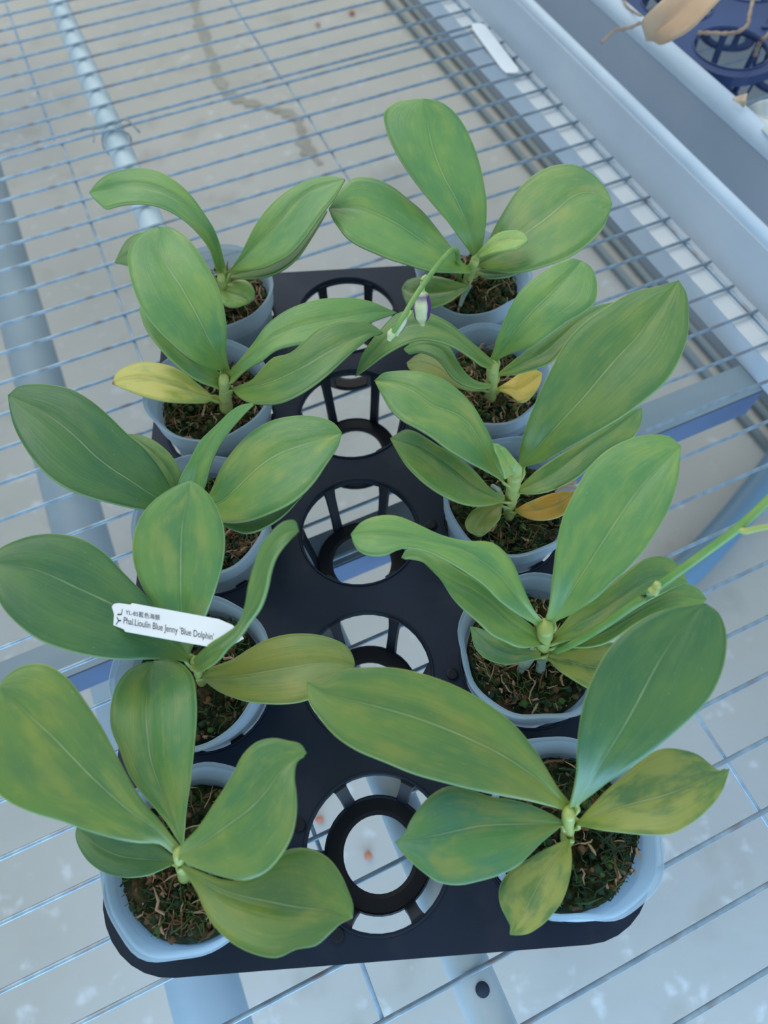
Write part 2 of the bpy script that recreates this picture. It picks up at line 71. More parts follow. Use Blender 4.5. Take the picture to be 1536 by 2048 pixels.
 'RC1': [[[720,2056,784,709,2050,780,697,2035,784],[683,2084,859,669,2068,853,636,2026,864],[656,2126,927,628,2097,917,572,2023,935],[627,2186,984,586,2141,970,502,2028,995],[585,2263,1029,542,2204,1013,427,2046,1046],[535,2356,1064,488,2279,1047,347,2079,1085],[463,2446,1092,405,2335,1070,271,2137,1104],[371,2521,1110,307,2366,1083,190,2195,1110],[270,2576,1108,228,2432,1087,111,2249,1112],[173,2608,1094,155,2497,1080,51,2328,1100],[86,2625,1072,83,2541,1063,12,2422,1076],[10,2638,1042,17,2577,1037,-18,2519,1042],[-45,2619,1000,-45,2619,1000,-45,2619,1000]],"mottled",None],
 'RC2': [[[737,2028,606,731,2007,600,726,1989,604],[687,2038,639,682,2011,631,666,1957,643],[639,2059,669,630,2019,658,604,1931,676],[598,2101,697,573,2036,681,534,1915,704],[548,2153,719,515,2071,700,459,1918,728],[485,2208,732,456,2121,715,382,1945,745],[414,2264,741,393,2176,725,307,1991,754],[337,2314,744,328,2233,731,238,2051,758],[268,2370,745,263,2284,733,179,2120,755],[204,2420,742,201,2326,731,131,2192,747],[141,2445,734,144,2357,725,96,2266,734],[89,2426,718,92,2380,715,68,2336,718],[44,2405,700,44,2405,700,44,2405,700]],"mottled",None],
 'RC3': [[[796,2129,805,817,2125,800,835,2114,805],[788,2155,938,853,2125,920,899,2059,938],[796,2192,1058,893,2135,1032,963,2042,1056],[821,2246,1167,945,2160,1134,1040,2036,1164],[863,2318,1266,1010,2198,1228,1130,2047,1262],[920,2407,1354,1087,2252,1312,1232,2074,1350],[989,2509,1431,1166,2322,1388,1338,2124,1427],[1089,2593,1492,1248,2396,1454,1441,2193,1492],[1200,2650,1542,1332,2462,1511,1519,2299,1542],[1303,2700,1582,1397,2537,1559,1567,2417,1582],[1399,2712,1611,1456,2602,1599,1583,2532,1612],[1482,2711,1634,1510,2661,1629,1587,2637,1635],[1560,2724,1650,1560,2724,1650,1560,2724,1650]],"green",None],
 'RC4': [[[822,2085,604,821,2071,600,818,2052,604],[858,2108,640,867,2078,632,870,2026,643],[900,2136,673,919,2089,661,928,2010,677],[952,2169,702,979,2108,687,997,2014,705],[1019,2207,725,1046,2145,711,1075,2036,731],[1097,2252,743,1119,2199,732,1161,2079,752],[1182,2302,758,1198,2256,750,1245,2149,767],[1267,2353,772,1282,2310,765,1329,2225,778],[1348,2403,784,1363,2361,778,1421,2269,791],[1422,2448,792,1435,2411,787,1504,2306,801],[1489,2485,797,1498,2455,794,1560,2379,803],[1550,2511,800,1554,2496,799,1592,2457,803],[1607,2534,800,1607,2534,800,1607,2534,800]],"mottled",None],
 'RC5': [[[829,2030,432,828,2021,430,827,2010,432],[847,2034,449,848,2011,444,847,1984,449],[868,2042,464,872,2005,457,872,1961,464],[894,2051,477,900,2000,468,903,1941,477],[925,2062,488,935,1998,478,941,1925,488],[961,2074,497,976,2001,486,986,1919,497],[1000,2086,503,1021,2010,493,1035,1924,503],[1041,2096,507,1065,2021,498,1084,1938,507],[1080,2103,508,1105,2040,501,1126,1969,508],[1116,2109,508,1138,2060,503,1158,2007,508],[1147,2113,506,1165,2080,504,1181,2045,506],[1175,2115,504,1184,2099,503,1192,2082,504],[1200,2118,500,1200,2118,500,1200,2118,500]],"orange","withering orange leaf"],
 'RC6': [[[747,2051,503,742,2037,500,736,2018,503],[720,2048,509,726,2025,504,731,1997,509],[691,2045,513,710,2014,506,726,1975,513],[658,2041,515,691,2000,506,720,1951,515],[621,2029,515,667,1983,504,709,1926,515],[583,2010,511,640,1962,501,693,1904,511],[546,1984,505,612,1938,495,674,1883,505],[516,1950,497,587,1912,487,654,1865,496],[498,1914,485,568,1885,478,635,1849,485],[504,1881,472,562,1862,466,618,1839,472],[525,1861,456,565,1849,453,603,1834,456],[551,1854,439,570,1847,437,588,1838,439],[575,1849,420,575,1849,420,575,1849,420]],"yellow2","small yellow-green leaf"],
 'RC7': [[[692,1969,918,746,2014,900,792,2037,918],[686,1974,933,737,2017,917,782,2040,933],[681,1981,948,729,2021,933,771,2045,948],[675,1990,963,720,2028,950,759,2051,963],[669,2002,978,709,2037,967,746,2060,978],[662,2015,992,698,2049,983,731,2071,993],[654,2030,1008,687,2061,1000,716,2082,1008],[646,2045,1023,674,2073,1017,700,2093,1023],[636,2057,1038,660,2082,1033,683,2101,1038],[627,2067,1053,646,2087,1050,664,2103,1053],[621,2075,1069,634,2088,1067,646,2098,1069],[618,2081,1084,624,2086,1083,629,2091,1084],[614,2085,1100,614,2085,1100,614,2085,1100]],"pale","pale new leaf"],
 'RD1': [[[733,2915,790,717,2897,780,696,2863,790],[664,2904,879,649,2873,867,630,2821,879],[595,2914,950,585,2876,936,571,2814,950],[521,2948,1004,516,2900,989,507,2825,1004],[443,3010,1043,440,2944,1024,432,2845,1043],[341,3071,1065,344,2986,1043,343,2865,1064],[220,3118,1068,234,3016,1045,245,2875,1068],[97,3101,1051,125,2997,1030,150,2858,1051],[9,3027,1013,38,2945,998,66,2839,1012],[-60,2966,959,-33,2906,949,-6,2829,958],[-115,2926,889,-90,2884,883,-66,2831,889],[-148,2901,802,-134,2879,800,-120,2853,802],[-173,2892,700,-173,2892,700,-173,2892,700]],"green",None],
 'RD2': [[[741,2907,587,737,2895,580,730,2872,587],[683,2859,654,681,2842,645,676,2813,654],[626,2829,710,625,2809,700,622,2775,709],[572,2828,757,570,2800,745,565,2753,757],[526,2857,797,518,2816,780,505,2748,797],[486,2910,825,471,2858,805,452,2774,824],[453,2985,840,435,2925,820,412,2832,840],[409,3060,844,391,2994,825,369,2896,844],[342,3095,835,331,3036,820,318,2952,834],[278,3110,815,271,3060,805,264,2993,815],[224,3115,787,219,3072,780,214,3017,787],[184,3113,750,178,3081,745,171,3041,750],[149,3120,700,149,3120,700,149,3120,700]],"bright",None],
 'RD3': [[[717,2962,473,716,2950,470,714,2935,473],[676,2958,493,676,2943,490,675,2924,493],[632,2958,511,633,2938,507,632,2911,511],[583,2965,525,585,2940,521,585,2907,525],[530,2982,536,532,2954,531,534,2919,536],[482,3027,545,481,2987,538,478,2937,545],[445,3091,551,433,3033,543,420,2961,551],[398,3150,553,381,3076,543,363,2989,553],[344,3194,551,326,3110,541,307,3012,550],[288,3217,544,273,3133,536,257,3038,544],[240,3210,532,227,3142,527,214,3067,532],[206,3188,518,196,3151,515,185,3110,518],[176,3170,500,176,3170,500,176,3170,500]],"yellow2","yellow-green lower leaf"],
 'RD4': [[[718,2974,756,743,2975,750,768,2963,757],[718,2960,855,756,2949,845,804,2915,859],[723,2959,945,772,2934,932,847,2861,953],[738,2972,1025,797,2932,1009,900,2818,1038],[762,3003,1097,832,2944,1078,959,2815,1110],[795,3050,1159,876,2968,1137,1026,2833,1170],[842,3104,1211,928,3000,1188,1100,2861,1221],[906,3152,1251,984,3036,1229,1181,2883,1263],[976,3193,1279,1038,3077,1261,1250,2934,1293],[1042,3229,1299,1088,3119,1284,1273,3032,1307],[1106,3256,1309,1134,3163,1299,1274,3125,1312],[1165,3270,1309,1176,3209,1304,1255,3204,1310],[1218,3260,1300,1218,3260,1300,1218,3260,1300]],"bright",None],
 'RD5': [[[780,2975,602,780,2968,600,779,2957,602],[815,2971,662,821,2947,656,824,2915,662],[854,2974,717,866,2934,708,874,2880,717],[902,2987,767,920,2934,756,932,2864,767],[959,3011,813,983,2941,800,1001,2852,812],[1026,3044,853,1055,2963,840,1076,2862,853],[1102,3083,885,1125,3012,875,1140,2924,885],[1178,3126,914,1195,3065,906,1206,2990,914],[1250,3169,939,1263,3115,933,1271,3050,939],[1319,3196,960,1328,3153,956,1333,3102,960],[1382,3206,977,1387,3177,975,1389,3143,977],[1436,3209,991,1438,3195,990,1440,3178,991],[1487,3213,1000,1487,3213,1000,1487,3213,1000]],"mottled",None],
 'RD6': [[[810,2990,433,811,2978,430,812,2960,433],[825,2992,449,830,2968,444,833,2936,449],[843,2996,464,852,2960,456,857,2912,464],[864,3004,477,875,2950,467,881,2881,477],[889,3015,489,900,2937,476,904,2839,489],[919,3032,498,933,2933,482,940,2812,497],[951,3053,502,971,2950,488,983,2827,502],[985,3075,503,1006,2978,491,1021,2864,503],[1019,3090,502,1039,3005,492,1054,2907,501],[1051,3097,498,1068,3029,492,1080,2951,498],[1077,3091,493,1089,3046,490,1099,2995,493],[1098,3083,487,1105,3061,486,1110,3036,487],[1118,3076,480,1118,3076,480,1118,3076,480]],"gold","golden yellow leaf"],
 'RE1': [[[680,3996,687,711,4009,680,743,4004,688],[615,3994,787,681,4006,772,746,4004,789],[547,4006,880,651,4016,858,751,4019,883],[471,4037,968,617,4046,939,754,4060,970],[382,4087,1050,576,4097,1013,750,4129,1050],[289,4166,1123,525,4165,1082,730,4223,1124],[199,4273,1188,464,4242,1145,704,4335,1191],[121,4403,1244,416,4335,1202,666,4460,1244],[65,4550,1291,381,4431,1253,615,4577,1291],[48,4697,1332,360,4522,1299,551,4670,1329],[129,4765,1366,346,4601,1338,476,4729,1358],[227,4760,1384,330,4670,1372,395,4745,1381],[316,4737,1400,316,4737,1400,316,4737,1400]],"bright",None],
 'RE2': [[[687,3939,628,678,3916,620,668,3888,626],[601,3920,697,608,3894,689,582,3811,705],[538,3946,770,535,3882,751,493,3743,777],[470,3995,837,455,3887,808,396,3683,844],[395,4070,898,369,3913,859,293,3653,901],[308,4165,950,276,3955,904,185,3650,950],[199,4262,989,178,4010,942,72,3656,989],[83,4364,1018,76,4060,975,-37,3686,1018],[-47,4415,1040,-26,4097,1002,-138,3725,1040],[-171,4391,1056,-118,4128,1023,-218,3787,1056],[-250,4285,1057,-204,4119,1038,-273,3882,1059],[-300,4175,1054,-277,4094,1047,-317,3977,1056],[-344,4078,1050,-344,4078,1050,-344,4078,1050]],"bright",None],
 'RE3': [[[741,4027,627,742,3990,620,743,3952,625],[773,4063,696,795,3972,681,795,3852,695],[811,4116,760,855,3963,736,854,3762,759],[861,4193,818,923,3975,786,926,3691,817],[930,4300,865,1000,4013,831,1013,3653,865],[1019,4433,902,1089,4065,871,1113,3649,902],[1141,4549,933,1188,4123,905,1218,3662,933],[1285,4612,959,1284,4199,934,1322,3701,959],[1425,4594,980,1376,4278,958,1415,3766,980],[1528,4497,991,1471,4309,976,1492,3845,996],[1592,4376,996,1550,4279,989,1553,3931,1006],[1628,4254,1000,1599,4206,997,1599,4032,1005],[1638,4133,1000,1638,4133,1000,1638,4133,1000]],"mottled",None],
 'RE4': [[[690,3904,786,701,3893,780,710,3868,786],[702,3893,824,715,3873,815,724,3835,824],[717,3888,858,731,3860,847,740,3806,858],[737,3890,890,751,3851,876,760,3782,890],[763,3898,918,778,3848,902,785,3763,918],[797,3910,942,809,3847,925,814,3748,942],[838,3914,962,846,3844,945,846,3737,962],[882,3908,977,885,3837,962,879,3732,977],[925,3900,989,921,3830,976,910,3730,988],[962,3886,996,953,3823,986,938,3737,996],[989,3858,1000,977,3812,994,962,3751,1000],[1003,3823,1001,994,3799,998,983,3768,1001],[1003,3786,1000,1003,3786,1000,1003,3786,1000]],"pale","pale new leaf"],
 'RE5': [[[669,3921,482,667,3910,480,664,3895,482],[635,3917,497,632,3888,492,628,3848,497],[598,3918,508,595,3868,501,591,3802,508],[556,3925,517,553,3850,506,548,3755,517],[509,3938,522,504,3837,509,496,3714,521],[457,3958,523,448,3833,508,436,3682,523],[401,3977,520,388,3832,505,372,3661,520],[343,3988,513,326,3836,498,307,3661,512],[289,3995,501,268,3848,489,246,3681,501],[241,4000,485,220,3872,476,198,3730,485],[202,3996,466,190,3906,461,176,3806,466],[181,3977,444,174,3933,442,167,3884,444],[164,3962,420,164,3962,420,164,3962,420]],"mottled",None],
 'RE6': [[[745,4039,524,744,4016,520,741,3984,524],[763,4030,530,762,4004,526,758,3968,530],[783,4022,536,781,3992,531,777,3952,536],[807,4015,540,804,3981,535,799,3938,540],[834,4009,542,832,3974,538,827,3929,542],[866,4004,543,863,3969,539,859,3927,543],[899,4000,543,897,3968,540,893,3929,543],[932,3997,542,931,3968,539,928,3934,542],[964,3995,540,963,3971,538,961,3944,540],[993,3996,536,993,3978,535,991,3958,536],[1019,3997,532,1018,3986,531,1017,3974,532],[1041,4000,526,1041,3995,526,1041,3989,526],[1062,4005,520,1062,4005,520,1062,4005,520]],"deep",None],
}
DRY = {
 'dry1': [[2724,7409,311,2770,7430,300,2800,7407,311],[2650,7345,421,2738,7312,389,2780,7159,421],[2593,7315,520,2725,7256,472,2788,7021,519],[2614,7309,604,2756,7221,550,2816,6934,602],[2670,7314,680,2811,7195,622,2863,6860,678],[2747,7345,747,2882,7199,689,2923,6836,745],[2837,7401,805,2959,7237,750,2989,6863,803],[2936,7461,855,3040,7282,806,3058,6911,853],[3041,7473,895,3120,7301,856,3128,6974,893],[3135,7448,928,3190,7298,900,3192,7035,927],[3209,7390,956,3243,7279,939,3245,7099,955],[3264,7313,979,3280,7257,972,3282,7172,979],[3314,7243,1000,3314,7243,1000,3314,7243,1000]],
 'dry2': [[3603,6633,101,3606,6632,100,3608,6627,101],[3580,6626,119,3592,6624,116,3599,6612,119],[3559,6624,136,3580,6621,131,3592,6601,136],[3536,6627,151,3569,6623,144,3588,6594,151],[3509,6630,165,3556,6627,156,3586,6592,165],[3472,6622,178,3540,6628,166,3586,6594,178],[3475,6639,186,3542,6641,175,3590,6606,186],[3505,6656,191,3558,6653,183,3597,6624,191],[3534,6670,194,3573,6665,189,3603,6643,194],[3561,6680,197,3588,6676,194,3609,6660,197],[3584,6689,199,3600,6685,197,3614,6676,199],[3605,6697,200,3612,6695,199,3619,6691,200],[3624,6706,200,3624,6706,200,3624,6706,200]],
 'dry3': [[3836,7041,-197,3840,7035,-200,3837,7020,-197],[3811,6955,-119,3816,6922,-136,3792,6837,-119],[3795,6880,-48,3800,6817,-78,3754,6663,-49],[3792,6812,15,3794,6714,-25,3728,6496,14],[3802,6751,71,3801,6616,22,3716,6338,70],[3824,6696,119,3820,6524,64,3719,6193,117],[3859,6662,156,3849,6445,100,3737,6067,156],[3903,6635,181,3884,6376,131,3773,5976,181],[3936,6579,199,3924,6364,156,3833,6029,197],[3959,6518,202,3945,6360,175,3882,6126,201],[3973,6460,203,3962,6359,189,3924,6216,203],[3986,6412,203,3979,6363,197,3962,6296,203],[4001,6374,200,4001,6374,200,4001,6374,200]],
}
STEM = {
 'LA': [[-0.1219,0.4025,0.032],[-0.1159,0.3888,0.066],0.0051,0.0036],
 'LB': [[-0.1119,0.2984,0.032],[-0.1028,0.2893,0.074],0.0057,0.0042],
 'LC': [[-0.1222,0.2089,0.032],[-0.112,0.2023,0.07],0.0049,0.0036],
 'LD': [[-0.108,0.1024,0.032],[-0.0975,0.0986,0.086],0.004,0.003],
 'LE': [[-0.106,0.002,0.032],[-0.0941,0.0116,0.09],0.0048,0.0029],
 'RA': [[0.0933,0.0152,0.032],[0.0811,0.025,0.09],0.0044,0.0034],
 'RB': [[0.0917,0.1141,0.032],[0.0819,0.1125,0.09],0.0059,0.0051],
 'RC': [[0.0821,0.2077,0.03],[0.0758,0.2054,0.09],0.0042,0.0057],
 'RD': [[0.0786,0.3039,0.032],[0.071,0.2877,0.084],0.0046,0.0051],
 'RE': [[0.0664,0.4097,0.032],[0.0695,0.3892,0.078],0.0047,0.0039],
}
POT = {
 'LA': [-0.1278,0.4062],
 'LB': [-0.1226,0.3063],
 'LC': [-0.1174,0.2065],
 'LD': [-0.1121,0.1066],
 'LE': [-0.1069,0.0067],
 'RA': [0.0929,0.0172],
 'RB': [0.0876,0.1171],
 'RC': [0.0824,0.217],
 'RD': [0.0771,0.3168],
 'RE': [0.0719,0.4167],
}
LINE = {
 'spikeRB': [[0.0936,0.1079,0.055],[0.0977,0.1067,0.07],[0.1032,0.1063,0.09],[0.1117,0.1087,0.11],[0.1226,0.1131,0.135],[0.1361,0.1197,0.155],[0.1468,0.1253,0.17],[0.1571,0.1332,0.18],[0.1676,0.1424,0.19]],
 'branchRB': [[0.1473,0.1256,0.17],[0.1487,0.1231,0.172],[0.1506,0.122,0.176],[0.1543,0.1203,0.182],[0.1594,0.1177,0.188]],
 'nodeRB': [[0.12,0.1104,0.137],[0.1207,0.1113,0.139],[0.121,0.1127,0.142]],
 'spikeRE': [[0.0628,0.4119,0.03],[0.0577,0.3937,0.065],[0.052,0.3689,0.1],[0.0466,0.3539,0.115],[0.0387,0.3299,0.13],[0.0289,0.301,0.145],[0.0192,0.2748,0.155],[0.012,0.26,0.155],[0.0075,0.2559,0.15],[0.0057,0.2554,0.147]],
 'budstalk': [[0.0259,0.2976,0.147],[0.0241,0.2945,0.147],[0.0238,0.2925,0.14]],
 'bud': [[0.0238,0.293,0.141],[0.0238,0.2914,0.138],[0.0239,0.2887,0.133],[0.024,0.2858,0.128],[0.0244,0.2828,0.123]],
 'bud2stalk': [[0.0161,0.2628,0.156],[0.0143,0.2622,0.153]],
 'bud2': [[0.0141,0.2639,0.152],[0.0125,0.2616,0.15],[0.0103,0.2598,0.147],[0.0084,0.2579,0.143]],
 'bud3': [[0.0065,0.2563,0.149],[0.0057,0.2554,0.147],[0.0043,0.2536,0.144]],
 'rootRB1': [[0.087,0.1154,0.036],[0.083,0.1116,0.033],[0.0796,0.1072,0.03],[0.0786,0.1052,0.024]],
 'rootRB2': [[0.0906,0.1141,0.036],[0.0898,0.1088,0.034],[0.09,0.1051,0.026]],
 'rootRB3': [[0.0872,0.1124,0.036],[0.0838,0.1095,0.034],[0.0811,0.1062,0.027]],
 'rootRE': [[0.0688,0.4024,0.038],[0.0645,0.394,0.036],[0.061,0.3847,0.034]],
 'rootRC': [[0.0777,0.2043,0.04],[0.0741,0.2144,0.045],[0.0707,0.2221,0.04]],
 'twigRC': [[0.1025,0.1997,0.07],[0.1071,0.2008,0.074],[0.1118,0.1995,0.076],[0.1155,0.1972,0.074]],
 'twigRC2': [[0.1071,0.2004,0.074],[0.1104,0.2019,0.076],[0.1139,0.2045,0.075]],
 'drytwig1': [[0.2251,0.7324,0.035],[0.2322,0.7351,0.04],[0.2378,0.7359,0.045],[0.248,0.7294,0.05],[0.258,0.7289,0.055]],
 'drytwig2': [[0.3374,0.7756,0.02],[0.3486,0.7714,0.022],[0.3613,0.7643,0.025],[0.3701,0.7571,0.03],[0.3836,0.7696,0.03],[0.3905,0.7881,0.03],[0.4036,0.8217,0.03]],
 'drytwig3': [[0.405,0.7682,0.0],[0.4023,0.7656,0.01],[0.4014,0.7606,0.02],[0.4163,0.7769,0.02]],
 'drytwig4': [[0.2786,0.8677,0.01],[0.2791,0.8522,0.01],[0.2841,0.8398,0.01],[0.2846,0.8097,0.02]],
 'tag': [[-0.1292,0.1188,0.112],[-0.1316,0.1186,0.112],[-0.1326,0.1173,0.112],[-0.1328,0.1087,0.112],[-0.1251,0.1056,0.112],[-0.1242,0.1044,0.112],[-0.0848,0.0966,0.112],[-0.0732,0.0966,0.112],[-0.0674,0.1001,0.112],[-0.0732,0.1067,0.112],[-0.0801,0.1098,0.112],[-0.1231,0.1187,0.112],[-0.1237,0.1179,0.112]],
 'tagtext1': [[-0.1254,0.1131,0.112],[-0.1083,0.1098,0.112]],
 'tagtext2': [[-0.1256,0.1084,0.112],[-0.0815,0.0994,0.112]],
 'tagtext3': [[-0.1269,0.1076,0.112],[-0.1272,0.1157,0.112]],
 'blanktag': [[0.1226,0.9444,-0.0595],[0.1222,0.9557,-0.0595],[0.1268,0.9579,-0.0595],[0.1362,0.9564,-0.0595],[0.1417,0.946,-0.0595],[0.171,0.8586,-0.0595],[0.1709,0.8514,-0.0595],[0.1664,0.8485,-0.0595],[0.1557,0.8498,-0.0595],[0.1506,0.8592,-0.0595]],
 'tray2corner': [[0.3234,0.8074,-0.006],[0.3508,0.7298,-0.006],[0.2828,0.8978,-0.006],[0.3781,0.715,-0.006],[0.4072,0.715,-0.006]],
 'hose1': [[0.0279,2.4055,-0.745],[0.1129,2.2416,-0.745],[0.1855,2.1016,-0.745],[0.2665,1.9698,-0.745],[0.3443,1.8059,-0.745],[0.4132,1.6727,-0.745]],
 'hose2': [[0.0908,2.415,-0.745],[0.1787,2.2288,-0.745],[0.2913,1.9785,-0.745],[0.4066,1.7185,-0.745]],
 'shade_edge': [[0.2729,2.2759,-0.75],[0.3672,1.9919,-0.75],[0.4768,1.6375,-0.75],[0.5665,1.3209,-0.75],[0.6518,1.096,-0.75]],
 'crack': [[-0.5841,2.5034,-0.75],[-0.5412,2.3291,-0.75],[-0.4837,2.1411,-0.75],[-0.4508,2.0282,-0.75],[-0.4014,1.9553,-0.75],[-0.3132,1.9064,-0.75],[-0.2271,1.8587,-0.75],[-0.1948,1.7383,-0.75],[-0.1522,1.6545,-0.75]],
 'hose3': [[0.876,0.827,-0.695],[0.76,0.6913,-0.7],[0.6578,0.5823,-0.705],[0.5684,0.4977,-0.715],[0.5176,0.4596,-0.7215],[0.4672,0.4301,-0.7215]],
 'debris': [[-0.0724,2.3731,-0.75],[0.162,2.2849,-0.75],[0.3288,1.8834,-0.75],[-0.1765,2.3121,-0.75],[-0.033,0.026,-0.75],[-0.1086,0.0776,-0.75]],
 'drysmall': [[0.3449,0.6596,0.02]],
 'stub': [[-0.0931,1.0538,-0.07],[-0.0818,0.9971,-0.07]],
 'pipehole': [[0.0532,-0.0608,-0.064]],
 'wiretie': [[-0.3228,0.7608,-0.055],[-0.3101,0.7532,-0.055]],
}

# ---------------------------------------------------------------- materials
def rgb(h):
    h = h.lstrip('#'); v = [int(h[i:i+2], 16)/255 for i in (0, 2, 4)]
    return tuple(c/12.92 if c <= .04045 else ((c+.055)/1.055)**2.4 for c in v) + (1,)
def base_mat(name, col, rough=.5, metal=0.0, spec=.5):
    m = bpy.data.materials.new(name); m.use_nodes = True
    b = m.node_tree.nodes['Principled BSDF']
    b.inputs['Base Color'].default_value = rgb(col) if isinstance(col, str) else tuple(col) + (1,)
    b.inputs['Roughness'].default_value = rough; b.inputs['Metallic'].default_value = metal; b.inputs['Specular IOR Level'].default_value = spec
    return m, m.node_tree.nodes, m.node_tree.links, b
def noisy(name, c1, c2, scale, rough=.5, metal=0.0, spec=.5, stretch=(1, 1, 1), bump=0.0, bscale=None, p0=.35, p1=.65, detail=5, c3=None, s3=3.0):
    m, n, l, b = base_mat(name, c1, rough, metal, spec)
    tc = n.new('ShaderNodeTexCoord'); mp = n.new('ShaderNodeMapping'); mp.inputs['Scale'].default_value = stretch
    l.new(tc.outputs['Object'], mp.inputs[0])
    no = n.new('ShaderNodeTexNoise'); no.inputs['Scale'].default_value = scale; no.inputs['Detail'].default_value = detail
    l.new(mp.outputs[0], no.inputs['Vector'])
    r = n.new('ShaderNodeValToRGB'); r.color_ramp.elements[0].position = p0; r.color_ramp.elements[1].position = p1
    r.color_ramp.elements[0].color = rgb(c1); r.color_ramp.elements[1].color = rgb(c2)
    l.new(no.outputs['Fac'], r.inputs[0]); out = r.outputs[0]
    if c3:
        n3 = n.new('ShaderNodeTexNoise'); n3.inputs['Scale'].default_value = s3; n3.inputs['Detail'].default_value = 4
        l.new(mp.outputs[0], n3.inputs['Vector'])
        r3 = n.new('ShaderNodeValToRGB'); r3.color_ramp.elements[0].position = .52; r3.color_ramp.elements[1].position = .68
        l.new(n3.outputs['Fac'], r3.inputs[0])
        mx = n.new('ShaderNodeMix'); mx.data_type = 'RGBA'; l.new(r3.outputs[0], mx.inputs[0]); l.new(out, mx.inputs[6]); mx.inputs[7].default_value = rgb(c3)
        out = mx.outputs[2]
    l.new(out, b.inputs['Base Color'])
    if bump:
        nb = n.new('ShaderNodeTexNoise'); nb.inputs['Scale'].default_value = bscale or scale*4; nb.inputs['Detail'].default_value = 6
        l.new(mp.outputs[0], nb.inputs['Vector'])
        bp = n.new('ShaderNodeBump'); bp.inputs['Strength'].default_value = bump; bp.inputs['Distance'].default_value = .002
        l.new(nb.outputs['Fac'], bp.inputs['Height']); l.new(bp.outputs[0], b.inputs['Normal'])
    return m
# green, second green, yellow tone, amount of yellow, where along the leaf
STYLES = {  # lime, deep and olive are darkened for shade over the front plants
 'bright':  ('#709c50', '#5c8f50', '#98ad50', .40, .0),
 'green':   ('#60863f', '#4e7b42', '#8a9a46', .40, .0),
 'lime':    ('#66883a', '#527b40', '#929c40', .50, .0),
 'deep':    ('#4a763c', '#37693e', '#66853c', .30, .0),
 'olive':   ('#648536', '#50783a', '#8d923a', .45, .0),
 'mottled': ('#6c9548', '#56874c', '#9ba452', .5, .0),
 'teal':    ('#548848', '#45805c', '#949a46', .5, .0),
 'pale':    ('#93b45c', '#85ac5c', '#b4c272', .60, .0),
 'yellow':  ('#a8b052', '#8fa84e', '#cdc463', .90, .8),
 'yellow2': ('#7c8f42', '#6c8546', '#98983f', .55, .3),
 'yellow3': ('#67873e', '#527b44', '#a5a850', .72, .35),
 'orange':  ('#b09038', '#96903c', '#cf9a38', .90, .5),
 'gold':    ('#c0b048', '#b0a844', '#d4b650', .90, .5)}
